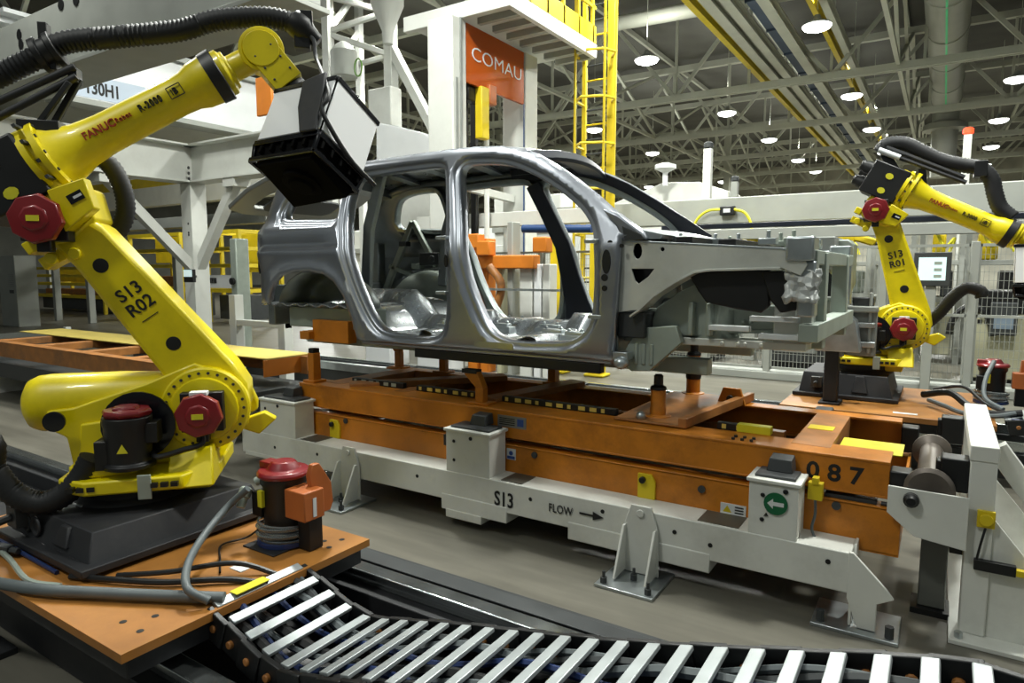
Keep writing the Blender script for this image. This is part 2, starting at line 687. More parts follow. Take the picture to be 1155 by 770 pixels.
for x, y in LAMPS:
    z = 8.95
    lab = where.get((x, y))
    grp = None if lab else 'far high-bay lamps'
    lab = lab or 'tiny far high-bay lamp deep in the hall under the roof'
    if proto is None:
        t = proto = thing('ceiling_lamp', (x, y, z), lab, 'lamp', grp)
        MB().lathe((x, y, z), (0, 0, 1), [(.02, .38), (.05, .42), (.10, .38), (.16, .14), (.34, .08)], 18).build('housing', 'grey_bg', t)
        MB().lathe((x, y, z - .05), (0, 0, 1), [(-.06, .2), (.0, .36), (.07, .41)], 18).build('lens', 'lamp', t)
        MB().cyl((x, y, z + .5), (x, y, 12.7), .015, 6).build('hanger_rod', 'truss', t)
    else:
        t = dup(proto, (x, y, z), label=lab)
        if grp: t['group'] = grp
        elif 'group' in t: del t['group']


def area(name, loc, size, power, rot=(0, 0, 0), col=(.98, 1, .93)):
    l = bpy.data.lights.new(name, 'AREA')
    l.shape = 'DISK'
    l.size = size
    l.energy = power
    l.color = col
    o = bpy.data.objects.new(name, l)
    COL.objects.link(o)
    o.location = loc
    o.rotation_euler = rot
    return o


for x, y in LAMPS[:12]:
    area('ceiling_fill', (x, y, 9.75), .5, 80, (PI, 0, 0))  # upward fill added above the housings to brighten the roof
# lamps over the cell and in view, plus fill added for the back wall
for x, y, p in ((-12, 4, 280), (-5.5, 5.5, 850), (1, 6, 650), (-12, 13, 900), (-5, 12.5, 900), (2, 12.5, 700), (-3.5, -2.5, 270), (-20, 9, 600), (-18, 18, 900),
                (-9, 22.6, 1000), (-3.6, 22.3, 1000), (-8.8, 32, 1100), (1.9, 32, 1100), (-15.6, 40, 1400), (-3.6, 48, 1600), (-30, 26, 1600), (-8.4, 56, 1800), (1.9, 57, 1800), (-15.6, 56, 1800), (-40, 50, 2500), (-8, 68, 1800), (-22, 66, 1800), (6, 68, 1500)):
    area('high_bay_and_fill', (x, y, 8.8), .9, p)
# ==================================================== the conveyor line, S13
# ---- white floor frame
BY = 3.5                      # near face of the white frame
t = thing('conveyor_base_frame', (-2.7, 3.6, 0), 'long white steel floor frame lettered S13 and FLOW under the orange skid', 'conveyor frame')
b = MB()
b.box(-5.06, -.30, BY, BY + .22, .18, .385)
b.box(-5.02, -4.1, BY - .002, BY + .2, .16, .2)
for x0, x1 in ((-2.84, -2.30), (-1.85, -.98)): b.box(x0, x1, BY - .006, BY + .226, .11, .22)
b.box(-2.80, -2.50, BY - .01, BY + .23, .06, .12)
b.build('near_beam', 'white', t, .006)
b = MB()
b.box(-5.06, -.30, 4.98, 5.2, .18, .385)
for x in (-4.6, -2.7, -.7): b.box(x - .1, x + .1, BY + .2, 4.99, .19, .315)
b.build('far_beam', 'white', t, .006)
for x0, x1 in ((-4.80, -4.36), (-2.80, -2.44), (-.79, -.55)):
    for y0 in (BY, 4.98):
        b = MB().box(x0, x1, y0 + .004, y0 + .2, .38, .67)
        b.box(x0 - .012, x1 + .012, y0 - .01, y0 + .215, .665, .685)
        b.mark(1)
        if y0 == BY:
            for dz in (.47, .6): b.cyl((x0 + .07, y0 + .004, dz), (x0 + .07, y0 - .004, dz), .012, 8)
            b.cyl((x0 + .25 * (x1 - x0) + .12, y0 + .004, .635), (x0 + .25 * (x1 - x0) + .12, y0 - .004, .635), .014, 8)
        b.build('post', ['white', 'black'], t, .004)
        b = MB().box(x0 + .02, x1 - .02, y0 + .03, y0 + .19, .684, .70)
        xm = (x0 + x1) / 2
        b.hexa([(xm - .06, y0 + .11, .70), (xm + .07, y0 + .11, .70), (xm + .07, y0 + .22, .70), (xm - .06, y0 + .22, .70),
                (xm - .05, y0 + .13, .765), (xm + .06, y0 + .13, .765), (xm + .06, y0 + .22, .775), (xm - .05, y0 + .22, .775)])
        b.build('rest_pad', 'dgrey', t, .004)
# cover plates let into the top of the near beam
for x0, x1 in ((-4.32, -4.14), (-2.36, -2.2), (-1.06, -.84)):
    MB().box(x0, x1, BY + .02, BY + .2, .384, .39).build('cover_plate', mat('plate_grey', '#6b6a60', .45, .6, .1, 5), t)
# small holes with black plugs along the face
b = MB()
for x, z in ((-4.62, .28), (-3.7, .3), (-3.06, .3), (-2.12, .31), (-1.62, .33), (-1.18, .30), (-.98, .27), (-.4, .32), (-4.1, .3)):
    b.cyl((x, BY + .01, z), (x, BY - .003, z), .013, 8)
b.each('hole_plug', 'black', t)
# feet
def foot(x, y0, plate):
    b = MB()
    b.prism([(-.11, .02), (.11, .02), (.10, .30), (.06, .42), (-.06, .42), (-.10, .30)], (x, y0, 0), (1, 0, 0), (0, 0, 1), .016)
    b.prism([(0, .03), (.16, .03), (.03, .30), (0, .30)], (x - .085, y0 - .016, 0), (0, -1, 0), (0, 0, 1), .014)
    b.prism([(0, .03), (.16, .03), (.03, .30), (0, .30)], (x + .10, y0 - .016, 0), (0, -1, 0), (0, 0, 1), .014)
    b.cyl((x, y0 - .02, .38), (x, y0 - .03, .38), .022, 12)
    b.build('foot_bracket', 'white', t, .003)
    b = MB().box(x - .17, x + .17, y0 - .26, y0 + .10, 0, .018)
    b.build('foot_plate', 'galv', t, .003)
    b = MB()
    for dx, dy in ((0, -.1), (-.13, -.22), (.13, -.22)):
        b.cyl((x + dx, y0 + dy, .018), (x + dx, y0 + dy, .05), .02, 6).cyl((x + dx, y0 + dy, .05), (x + dx, y0 + dy, .085), .009, 8)
    b.each('anchor_bolt', 'dgrey', t)
for x in (-1.37, -3.72): foot(x, BY - .012, 1)
# tapered right end with its own plate
b = MB().prism([(0, .16), (.05, .02), (.13, .02), (.13, .16), (.20, .20), (.17, .24), (.02, .39), (0, .39)], (-.31, BY - .004, 0), (1, 0, 0), (0, 0, 1), -.02)
b.prism([(0, .02), (0, .16), (.12, .39), (.22, .39), (.22, .02)], (-.30, BY, 0), (0, 1, 0), (0, 0, 1), .014)
b.build('end_bracket', 'white', t, .003)
MB().box(-.46, -.08, BY - .06, BY + .24, 0, .018).build('foot_plate', 'galv', t, .003)
b = MB()
for dx in (-.42, -.12): b.cyl((dx, BY - .02, .018), (dx, BY - .02, .075), .02, 6)
b.each('anchor_bolt', 'dgrey', t)
# left end triangular gusset stand
b = MB().prism([(-5.62, .0), (-5.30, .0), (-5.02, .40), (-5.20, .62), (-5.40, .62)], (0, BY - .06, 0), (1, 0, 0), (0, 0, 1), -.03,
               hole=[[(-5.36, .42), (-5.2, .5), (-5.24, .56), (-5.36, .58)], [(-5.46, .16), (-5.30, .2), (-5.28, .27), (-5.46, .24)]])
b.build('end_gusset', 'white', t, .003)
Xd, Zd = V((1, 0, 0)), V((0, 0, 1))
text('lettering', 'S13', .135, (-2.32, BY - .004, .265), Xd, Zd, 'ink', t, .003, .002, squeeze=.78)
text('lettering', 'FLOW', .075, (-1.90, BY - .008, .285), Xd, Zd, 'ink', t, .003, 0, squeeze=.8)
MB().prism([(0, -.006), (.09, -.006), (.09, -.026), (.16, 0), (.09, .026), (.09, .006), (0, .006)], (-1.77, BY - .0085, .293), Xd, Zd, -.003).build('flow_arrow', 'ink', t)
# round green direction sign on the right-hand post
b = MB().cyl((-.655, BY + .002, .565), (-.655, BY - .006, .565), .058, 24)
b.mark(1).prism([(-.04, 0), (-.012, .026), (-.012, .010), (.04, .010), (.04, -.010), (-.012, -.010), (-.012, -.026)], (-.655, BY - .005, .565), Xd, Zd, .004)
b.build('direction_sign', ['green', 'sticker'], t)
MB().prism([(-.012, 0), (.012, .004), (0, .022)], (-.70, BY - .003, .49), Xd, Zd, -.002).build('sign_pointer', 'ink', t)

# ---- lower orange lift frame
t = thing('lift_frame', (-2.4, 4.3, .3), 'orange lift frame, the lower of two orange rail pairs over the white base', 'lift frame')
for y in (3.72, 4.86):
    b = MB()
    b.box(-4.6, -.11, y, y + .012, .33, .565).box(-4.6, -.11, y, y + .1, .555, .57).box(-4.6, -.11, y, y + .1, .325, .34)
    b.build('side_rail', 'orange', t, .003)
b = MB()
for x in (-4.45, -2.6, -.35): b.box(x - .06, x + .06, 3.8, 4.9, .36, .56)
b.each('cross_member', 'orange', t, .004)
MB().box(-.125, -.11, 3.73, 4.95, .33, .58).build('end_plate', 'orange', t, .002)
for x in (-4.12, -1.43):           # yellow lifting lugs
    b = MB().prism([(-.055, 0), (.055, 0), (.055, .11), (.03, .15), (-.055, .15)], (x, 3.70, .385), Xd, Zd, -.02)
    b.mark(1).cyl((x - .02, 3.702, .50), (x - .02, 3.676, .50), .02, 12)
    b.build('lifting_lug', ['yellow2', 'black'], t, .003)
b = MB()
for x, z in ((-4.0, .54), (-2.22, .53), (-1.1, .5), (-.4, .54)): b.cyl((x, 3.72, z), (x, 3.708, z), .022, 10)
b.each('bolt', 'dgrey', t)
b = MB().box(-2.96, -2.88, 3.675, 3.72, .50, .58).cyl((-2.92, 3.68, .58), (-2.92, 3.68, .64), .012, 8)
b.cyl((-2.92, 3.70, .50), (-2.92, 3.70, .36), .008, 6)
b.build('sensor', 'casting', t, .003)
b = MB().box(-2.44, -2.37, 3.714, 3.72, .47, .545)
b.mark(1).box(-2.435, -2.375, 3.712, 3.715, .475, .495).cyl((-2.405, 3.715, .515), (-2.405, 3.712, .515), .016, 10)
b.build('notice', ['sticker', 'sticker_blue'], t)
b = MB().box(-.99, -.85, 3.714, 3.72, .385, .445)
b.mark(1).prism([(-.977, .395), (-.927, .395), (-.952, .435)], (0, 3.7135, 0), Xd, Zd, -.001)
b.mark(2)
for k in range(3): b.box(-.91, -.862, 3.712, 3.7141, .395 + .016 * k, .402 + .016 * k)
b.build('warning_label', ['sticker', 'yellow2', 'ink'], t)
# cable and yellow connector near the green sign
b = MB().tube(smooth([(-.50, 3.68, .62), (-.49, 3.66, .5), (-.50, 3.64, .42), (-.47, 3.63, .36)]), .008, 6)
b.mark(1).box(-.53, -.46, 3.65, 3.70, .57, .66).box(-.51, -.48, 3.64, 3.69, .655, .69)
b.build('connector', ['hose', 'yellow2'], t, .002)
b = MB().box(-.46, -.22, 3.74, 3.80, .572, .59).cyl((-.2, 3.75, .58), (-.16, 3.75, .58), .012, 12)
b.build('wear_strip', 'dgrey', t)

# ---- upper skid 087
t = thing('car_skid', (-2.4, 4.3, .6), 'long orange carrier skid marked 087 holding up the bare car shell', 'skid')
for y, s in ((3.74, 1), (4.93, -1)):
    b = MB()
    b.box(-4.58, -.17, y, y + s * .012, .615, .79).box(-4.58, -.17, y - s * .004, y + s * (.24 if s > 0 else .13), .785, .80).box(-4.58, -.17, y - s * .004, y + s * .10, .61, .622)
    b.build('side_rail', 'orange' if s > 0 else 'orange', t, .003)
# dark tray with the row of blocks between the rails
b = MB().box(-4.5, -.30, 4.02, 4.12, .60, .735).box(-4.5, -.3, 4.12, 4.86, .60, .615)
b.build('centre_tray', 'black', t)
for x0, x1 in ((-4.2, -3.62), (-3.48, -2.82), (-2.66, -1.76), (-1.10, -.80)):
    MB().box(x0, x1, 3.985, 4.03, .80, .842).build('coding_rail', 'black', t, .003)
    for k in range(int((x1 - x0) / .085)):
        MB().box(x0 + .03 + .085 * k, x0 + .03 + .085 * k + (.05 if k % 3 else .025), 3.981, 3.986, .808, .835).build('code_block', 'wood' if x1 > -3 else 'greygreen', t)
MB().box(-.98, -.79, 3.976, 4.04, .80, .846).build('yellow_plate', 'ylabel', t, .002)
MB().box(-2.15, -.8, 4.45, 4.52, .66, .72).build('cover_strip', 'orange_worn_dim', t, .003)
def cross(x, w, h=.10):
    MB().box(x - w / 2, x + w / 2, 3.87, 4.80, .80 - h, .803).each('cross_member', 'orange_worn_dim', t, .004)
cross(-.56, .20, .14)
cross(-4.3, .2)
cross(-3.55, .12)
MB().box(-.64, -.50, 4.28, 4.40, .8035, .806).build('paint_patch', 'yellow2', t)
b = MB().box(-.44, -.13, 4.02, 4.30, .765, .772)
b.build('end_cover', 'ylabel', t, .002)
# diagonal channel pieces seen between the rails
for (xa, ya), (xb, yb) in (((-4.1, 3.86), (-3.2, 4.85)), ((-2.75, 3.95), (-2.52, 4.92))):
    MB().beam((xa, ya, .80), (xb, yb, .815), .16, .05).build('cross_arm', 'orange_worn_dim', t, .005)
# support towers
def tower(x, y, z1, kind):
    b = MB()
    if kind == 'arm':
        b.box(x - .09, x + .09, y - .06, y + .06, .80, .815)
        b.box(x - .035, x + .035, y - .03, y + .03, .81, z1 - .04)
        b.hexa([(x - .035, y - .03, z1 - .04), (x + .035, y - .03, z1 - .04), (x + .035, y + .03, z1 - .04), (x - .035, y + .03, z1 - .04),
                (x - .13, y - .03, z1 + .05), (x - .02, y - .03, z1 + .07), (x - .02, y + .03, z1 + .07), (x - .13, y + .03, z1 + .05)])
        b.mark(1).box(x - .15, x - .02, y - .035, y + .035, z1 + .055, z1 + .085)
    elif kind == 'post':
        b.box(x - .07, x + .07, y - .07, y + .07, .80, .82)
        b.box(x - .035, x + .035, y - .04, y + .04, .81, z1)
        b.mark(1).box(x - .03, x + .03, y - .035, y + .035, z1, z1 + .04)
    else:
        b.lathe((x, y, .80), (0, 0, 1), [(0, .085), (.025, .085), (.028, .052), (z1 - .93, .052), (z1 - .92, .048), (z1 - .80, .048)], 18)
        b.mark(1).lathe((x, y, z1 - .01), (0, 0, 1), [(0, .054), (.02, .05), (.03, .03), (.09, .03), (.1, .02)], 16)
        if kind == 'collar': b.mark(1).lathe((x, y, .93), (0, 0, 1), [(0, .054), (.02, .058), (.06, .058), (.08, .054)], 18)
    b.build('support_tower', ['orange', 'black'], t, .004)
tower(-4.50, 3.84, 1.05, 'post')
tower(-2.74, 3.84, .96, 'arm')
p, q = at(359, 384, Y=3.98), at(398, 362, Y=3.98)
MB().box(p.x, q.x, 3.92, 4.02, p.z, q.z).box(p.x - .1, p.x + .02, 3.86, 4.0, p.z + .02, p.z + .09).build('tower_bracket', 'orange', t, .006)
tower(-4.45, 4.85, 1.0, 'arm')
tower(-3.9, 4.86, 1.0, 'arm')
tower(-2.72, 4.86, .99, 'post')
tower(-1.50, 4.06, 1.0, 'round')
tower(-1.56, 4.97, 1.12, 'collar')
b = MB()
b.prism([(-1.72, 3.86), (-1.30, 3.86), (-1.16, 4.98), (-1.28, 5.02), (-1.72, 4.98)], (0, 0, .805), (1, 0, 0), (0, 1, 0), .014)
b.prism([(-1.30, 3.86), (-1.25, 3.86), (-1.11, 4.98), (-1.16, 4.98)], (0, 0, .805), (1, 0, 0), (0, 1, 0), .06)
b.build('tower_plate', 'orange_worn_dim', t, .004)
b = MB().prism([(-.1, 0), (.1, 0), (.06, .12), (-.06, .12)], (-1.22, 4.76, .80), Xd, Zd, -.03)
b.mark(1).cyl((-1.22, 4.74, .85), (-1.22, 4.72, .85), .025, 12)
b.build('tower_gusset', ['orange', 'black'], t, .003)
b = MB().ball((-1.56, 3.92, .835), .032, 10)
b.build('wrapped_fastener', 'galv', t)
# bumpers at the right-hand end
for y in (3.73, 4.84):
    b = MB().box(-.17, -.075, y, y + .12, .60, .76)
    b.build('end_bumper', 'black', t, .008)
text('lettering', '0 8 7', .125, (-.42, 3.739, .70), Xd, Zd, 'ink', t, .003, .003, squeeze=1.05)
b = MB().box(-2.53, -2.30, 3.737, 3.741, .685, .765)
b.mark(1).box(-2.37, -2.32, 3.7355, 3.7375, .70, .75)
b.mark(2)
for k in range(4): b.box(-2.515, -2.39, 3.7358, 3.7375, .70 + .014 * k, .706 + .014 * k)
b.build('data_plate', [mat('plate_alu', '#8d8d8a', .4, .5, .05, 5), 'sticker_blue', 'ink'], t)
b = MB()
for k in range(6): b.cyl((-.95 + .05 * (k % 3), 3.78 + .06 * (k // 3), .80), (-.95 + .05 * (k % 3), 3.78 + .06 * (k // 3), .812), .011, 6)
b.each('bolt', 'casting', t)

# ---- the neighbouring skid upstream, at left behind the robot
t = thing('car_skid', (-8.5, 4.3, .4), 'empty orange skid upstream on the line, behind the arm of the big robot', 'skid')
for y, x1 in ((3.74, -5.75), (4.93, -5.9)):
    b = MB().box(-12, x1, y, y + .012, .60, .79).box(-12, x1, y - .004, y + .12, .785, .80)
    b.build('side_rail', 'orange_worn_dim', t, .003)  # worn orange also darkens this skid in place of its dimmer light
b = MB()
for x in (-11, -9.8, -8.6, -7.5, -6.6): b.box(x - .08, x + .08, 3.85, 4.94, .70, .79)
b.each('cross_member', 'orange_worn_dim', t, .004)
MB().box(-12, -6.0, 4.5, 5.1, .80, .815).build('yellow_deck', 'wood', t, .003)
MB().box(-6.02, -6.0, 4.45, 5.1, .62, .80).build('end_plate', 'orange_bg', t, .003)
MB().box(-12, -5.9, 3.78, 5.0, .3, .5).build('lift_rail', 'dgrey', t, .004)
for x in (-11.5, -6.6):
    MB().box(x - .2, x + .2, 3.7, 4.9, 0, .31).each('base_leg', 'white', t, .004)

# ---- white end stand with the dark roller post at the right
t = thing('transfer_stand', (.22, 4.2, 0), 'white end stand beside the 087 skid with dark roller and black bumpers', 'stand')
sx = .155
b = MB()
b.box(sx, sx + .105, 3.72, 3.84, .022, .865).box(sx, sx + .105, 4.78, 4.9, .022, .865).box(sx - .004, sx + .109, 3.716, 4.904, .865, .94)
b.build('frame', 'white', t, .006)
b = MB().prism([(0, .02), (.46, .02), (0, .60)], (sx + .105, 3.74, 0), Xd, Zd, -.016).prism([(0, .02), (.46, .02), (0, .60)], (sx + .105, 4.82, 0), Xd, Zd, -.016)
b.beam((sx + .13, 4.3, .82), (sx + .62, 4.3, .12), .08, .1)
b.each('gusset', 'white', t, .003)
b = MB().box(sx - .04, sx + .75, 3.62, 4.98, 0, .022)
b.build('foot_plate', 'white', t, .003)
b = MB()
for x, y in ((sx + .0, 3.66), (sx + .35, 3.66), (sx + .5, 3.68)): b.cyl((x, y, .022), (x, y, .05), .018, 6)
b.each('anchor_bolt', 'galv', t)
b = MB().prism([(-.19, .57), (-.07, .47), (.14, .445), (.14, .70), (-.19, .705)], (.02, 3.66, 0), Xd, Zd, -.012)
b.build('bracket_plate', 'white', t, .003)
# bracket outline: clipped lower-left corner, black roller knob
b = MB().lathe((-.07, 3.655, .655), (0, -1, 0), [(0, .034), (.03, .034), (.034, .028), (.05, .02)], 14)
b.build('knob', 'black', t)
b = MB().lathe((.0, 3.685, .70), (0, 1, 0), [(0, .09), (.015, .108), (.03, .108), (.045, .09), (.06, .06), (.80, .06), (.815, .085), (.825, .10), (.85, .10), (.86, .08)], 24)
b.build('roller', mat('roller_steel', '#6b635c', .4, .5, .2, 8), t)
for y in (3.73, 4.78):
    b = MB().box(.04, sx, y, y + .12, .70, .86).box(.02, .045, y + .02, y + .1, .72, .84)
    b.build('bumper', 'black', t, .006)
b = MB().box(-.02, .10, 3.90, 4.0, .03, .57)
b.build('roller_post', mat('post_grey', '#62645f', .5, .2, .1, 5), t, .006)
b = MB().box(-.05, .12, 3.86, 4.04, 0, .03).box(.1, .16, 3.84, 3.92, .36, .42)
b.each('post_base', 'black', t)
b = MB().box(sx + .04, sx + .11, 3.70, 3.72, .56, .64).cyl((sx + .075, 3.70, .60), (sx + .075, 3.685, .60), .028, 12)
b.mark(1).tube(smooth([(sx + .075, 3.70, .56), (sx + .06, 3.69, .48), (sx + .05, 3.70, .40)]), .006, 6)
b.box(sx + .04, sx + .20, 3.69, 3.72, .355, .405)
b.mark(2).tube(smooth([(sx + .20, 3.70, .38), (sx + .33, 3.69, .37), (sx + .42, 3.69, .30), (sx + .40, 3.69, .12), (sx + .36, 3.69, .03)]), .007, 6)
b.mark(0).box(sx + .2, sx + .28, 3.685, 3.715, .362, .392)
b.build('sensor', ['yellow2', 'black', 'ylabel'], t, .002)
# ================================================== the bare car body shell
YM = 4.71                        # centre plane of the car


def side_y(z):
    if z > 1.9: return 3.77 + (z - 1.9) * .40
    if z < 1.3: return 3.77 + (1.3 - z) * .12
    return 3.77


OUT = [(-5.225, 1.46), (-5.26, 1.671), (-5.30, 1.837), (-5.40, 2.03), (-5.41, 2.10), (-5.363, 2.194), (-5.26, 2.34), (-5.18, 2.47), (-5.07, 2.585), (-4.797, 2.635),
       (-4.403, 2.655), (-3.987, 2.665), (-3.611, 2.672), (-3.254, 2.675), (-3.003, 2.67), (-2.76, 2.651), (-2.561, 2.611), (-2.411, 2.557),
       (-2.242, 2.465), (-2.049, 2.345), (-1.864, 2.215), (-1.70, 2.09), (-1.60, 2.0), (-1.62, 1.965), (-1.664, 1.95), (-1.667, 1.777), (-1.68, 1.507), (-1.693, 1.164),
       (-2.017, 1.168), (-2.645, 1.178), (-3.207, 1.184), (-3.875, 1.19), (-3.91, 1.21), (-3.957, 1.362), (-4.05, 1.55), (-4.15, 1.66), (-4.27, 1.72), (-4.431, 1.738),
       (-4.62, 1.733), (-4.80, 1.70), (-4.90, 1.63), (-4.955, 1.54), (-4.98, 1.46)]
H_Q = loop2([(-4.93, 2.21), (-4.6, 2.185), (-4.30, 2.175), (-4.27, 2.21), (-4.275, 2.40), (-4.30, 2.50), (-4.36, 2.525), (-4.6, 2.52), (-4.80, 2.475), (-4.90, 2.36)], 3)
H_R = loop2([(-4.165, 2.29), (-4.11, 2.11), (-4.02, 1.85), (-3.925, 1.635), (-3.816, 1.445), (-3.72, 1.33), (-3.63, 1.278), (-3.45, 1.262), (-3.25, 1.262), (-3.11, 1.285),
             (-3.05, 1.36), (-3.032, 1.527), (-3.036, 1.782), (-3.077, 2.037), (-3.15, 2.28), (-3.215, 2.47), (-3.27, 2.525), (-3.5, 2.533), (-3.842, 2.525), (-4.08, 2.51), (-4.15, 2.45)], 3)
H_F = loop2([(-3.06, 2.45), (-2.988, 2.229), (-2.903, 1.968), (-2.836, 1.707), (-2.732, 1.479), (-2.64, 1.345), (-2.53, 1.285), (-2.383, 1.272), (-2.20, 1.280), (-2.04, 1.295), (-1.933, 1.345), (-1.872, 1.434),
             (-1.855, 1.557), (-1.852, 1.777), (-1.873, 1.97), (-1.955, 2.10), (-2.094, 2.215), (-2.281, 2.332), (-2.474, 2.43), (-2.691, 2.503), (-2.955, 2.53), (-3.04, 2.515)], 3)
HOLES = [H_Q, H_R, H_F]


def seg_dist(P, loop):
    """distance of each point to a closed polyline"""
    A = np.array(loop)
    B = np.roll(A, -1, 0)
    d = np.full(len(P), 9e9)
    for a, b in zip(A, B):
        ab = b - a
        t = np.clip(((P - a) @ ab) / max(ab @ ab, 1e-12), 0, 1)
        d = np.minimum(d, np.hypot(*(P - a - t[:, None] * ab).T))
    return d


def offset_loop(loop, d):
    """the loop pushed outward (away from its middle) by d along its normals"""
    n = len(loop)
    ar = sum(loop[i][0] * loop[(i + 1) % n][1] - loop[(i + 1) % n][0] * loop[i][1] for i in range(n))
    s = 1 if ar > 0 else -1
    out = []
    for i in range(n):
        a, b = V(loop[i - 1]), V(loop[(i + 1) % n])
        t = (b - a).normalized()
        out.append((loop[i][0] + s * t.y * d, loop[i][1] - s * t.x * d))
    return out


STEP = .028
FL = .058                        # width of the stepped flange round each opening
PH = [offset_loop(h, FL) for h in HOLES]
extra = []
for i in range(int(4.0 / STEP) + 10):
    for j in range(int(1.6 / STEP) + 2):
        extra.append((-5.45 + i * STEP + (.5 * STEP if j % 2 else 0), 1.12 + j * STEP))
extra = np.array([p for p in extra if inside(p, OUT) and not any(inside(p, h) for h in PH)])
keep = seg_dist(extra, OUT) > .012
for h in PH: keep &= seg_dist(extra, h) > .010
SV, SF = trimesh(OUT, PH, [tuple(p) for p in extra[keep]])
SP = np.array(SV)


def sstep(a, b, x):
    t = np.clip((x - a) / (b - a), 0, 1)
    return t * t * (3 - 2 * t)


ARCH = [(-3.90, 1.2), (-3.957, 1.362), (-4.05, 1.55), (-4.15, 1.66), (-4.27, 1.72), (-4.431, 1.738), (-4.62, 1.733), (-4.80, 1.70), (-4.90, 1.63), (-4.955, 1.54), (-4.98, 1.46)]


def open_dist(P, line):
    A = np.array(line)
    d = np.full(len(P), 9e9)
    for a, b in zip(A[:-1], A[1:]):
        ab = b - a
        t = np.clip(((P - a) @ ab) / (ab @ ab), 0, 1)
        d = np.minimum(d, np.hypot(*(P - a - t[:, None] * ab).T))
    return d


def body_in(P):
    """how far the skin is pressed in from the plain side surface"""
    P = np.asarray(P, float)
    X_, Z_ = P[:, 0], P[:, 1]
    dA = open_dist(P, ARCH)
    inw = -.020 * np.exp(-((dA - .03) / .028) ** 2)
    rear = sstep(-4.0, -4.4, X_)
    inw += rear * (.016 * np.exp(-((Z_ - 1.965) / .022) ** 2))
    inw -= rear * (.03 * np.exp(-((Z_ - 2.09) / .07) ** 2))
    inw += rear * .035 * sstep(1.95, 1.7, Z_) * sstep(.05, .2, dA)
    inw += .18 * sstep(-4.95, -5.42, X_) ** 2
    roofline = open_dist(P, OUT[8:22])
    inw += .06 * (1 - sstep(0, .06, roofline)) ** 2 * (Z_ > 2.0)
    inw += .04 * (1 - sstep(0, .05, np.abs(Z_ - 1.165))) * (X_ > -3.9)
    return inw


inw = body_in(SP)
yb = np.array([side_y(z) for z in SP[:, 1]])


def side_mesh(far=False, off=0.0):
    b = MB()
    vs = []
    for (x, z), y, i_ in zip(SV, yb, inw):
        yy = y + i_ + off
        if far: yy = 2 * YM - yy
        vs.append(b.bm.verts.new((x, yy, z)))
    for f in SF: b.quad([vs[i] for i in f])
    return b


PROF = [(FL, 0), (FL - .006, .003), (.044, .020), (.038, .030), (.030, .034), (.016, .035), (.009, .038), (.003, .048), (0, .062), (0, .12), (.012, .135), (.05, .13)]


def flange(h, far=False):
    b = MB()
    base = offset_loop(h, FL)
    ib = body_in(base)
    rs = []
    for i in range(len(h)):
        n = V(base[i]) - V(h[i])
        n = n / max(n.length, 1e-6)
        r = []
        for o_, d in PROF:
            q = V(h[i]) + n * o_
            yy = side_y(q.y) + ib[i] + d
            r.append((q.x, 2 * YM - yy if far else yy, q.y))
        rs.append(r)
    R = [[b.bm.verts.new(p) for p in r] for r in rs]
    for i in range(len(R)):
        p, q = R[i], R[(i + 1) % len(R)]
        for k in range(len(PROF) - 1): b.quad([p[k], p[k + 1], q[k + 1], q[k]])
    return b


car = thing('car_shell', (-3, YM, 1.1), 'bare silver steel car body shell without doors, standing on the orange skid', 'car body')
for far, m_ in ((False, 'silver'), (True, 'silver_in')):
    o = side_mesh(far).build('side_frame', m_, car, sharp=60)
    md = o.modifiers.new('thickness', 'SOLIDIFY')
    md.thickness = .07
    md.offset = -1 if (o.data.polygons[0].normal.y < 0) != far else 1
    if far: o['label'] = 'far side frame seen from inside'
    for h, nm in zip(HOLES, ('window_flange', 'door_flange', 'door_flange')):
        flange(h, far).build(nm, m_, car, sharp=50)

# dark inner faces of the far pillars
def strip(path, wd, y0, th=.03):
    """flat band along 2D points x,z standing just inside the far side frame"""
    b = MB()
    L_, R_ = [], []
    P = [V(p) for p in path]
    for i, p in enumerate(P):
        d = (P[min(i + 1, len(P) - 1)] - P[max(i - 1, 0)]).normalized()
        wv = wd[i] if isinstance(wd, (list, tuple)) else wd
        n = V((-d.y, d.x)) * wv / 2
        L_.append(p + n); R_.append(p - n)
    rs = []
    for l, r in zip(L_, R_):
        yl, yr = 2 * YM - side_y(l.y) - y0, 2 * YM - side_y(r.y) - y0
        rs.append([(l.x, yl, l.y), (r.x, yr, r.y), (r.x, yr - th, r.y), (l.x, yl - th, l.y)])
    return b.rings(rs)


strip([(-3.16, 2.52), (-3.08, 2.30), (-2.97, 1.98), (-2.90, 1.68), (-2.83, 1.45), (-2.80, 1.33)], [.15, .145, .16, .19, .24, .30], .145).build('pillar_panel', 'navy', car, .008)
b = MB().box(-2.87, -2.79, 5.485, 5.49, 1.40, 1.50)
b.mark(1).box(-2.855, -2.84, 5.482, 5.486, 1.415, 1.485).box(-2.83, -2.80, 5.482, 5.486, 1.42, 1.44).box(-2.825, -2.81, 5.482, 5.486, 1.45, 1.48)
b.build('pillar_label', ['sticker', 'ink'], car)
strip([(-3.4, 2.62), (-3.0, 2.60), (-2.75, 2.575), (-2.5, 2.515), (-2.3, 2.42), (-2.05, 2.27), (-1.83, 2.12), (-1.64, 1.985)], [.10, .11, .12, .13, .13, .12, .12, .12], .09, .03).build('windscreen_pillar', 'navy', car, .008)

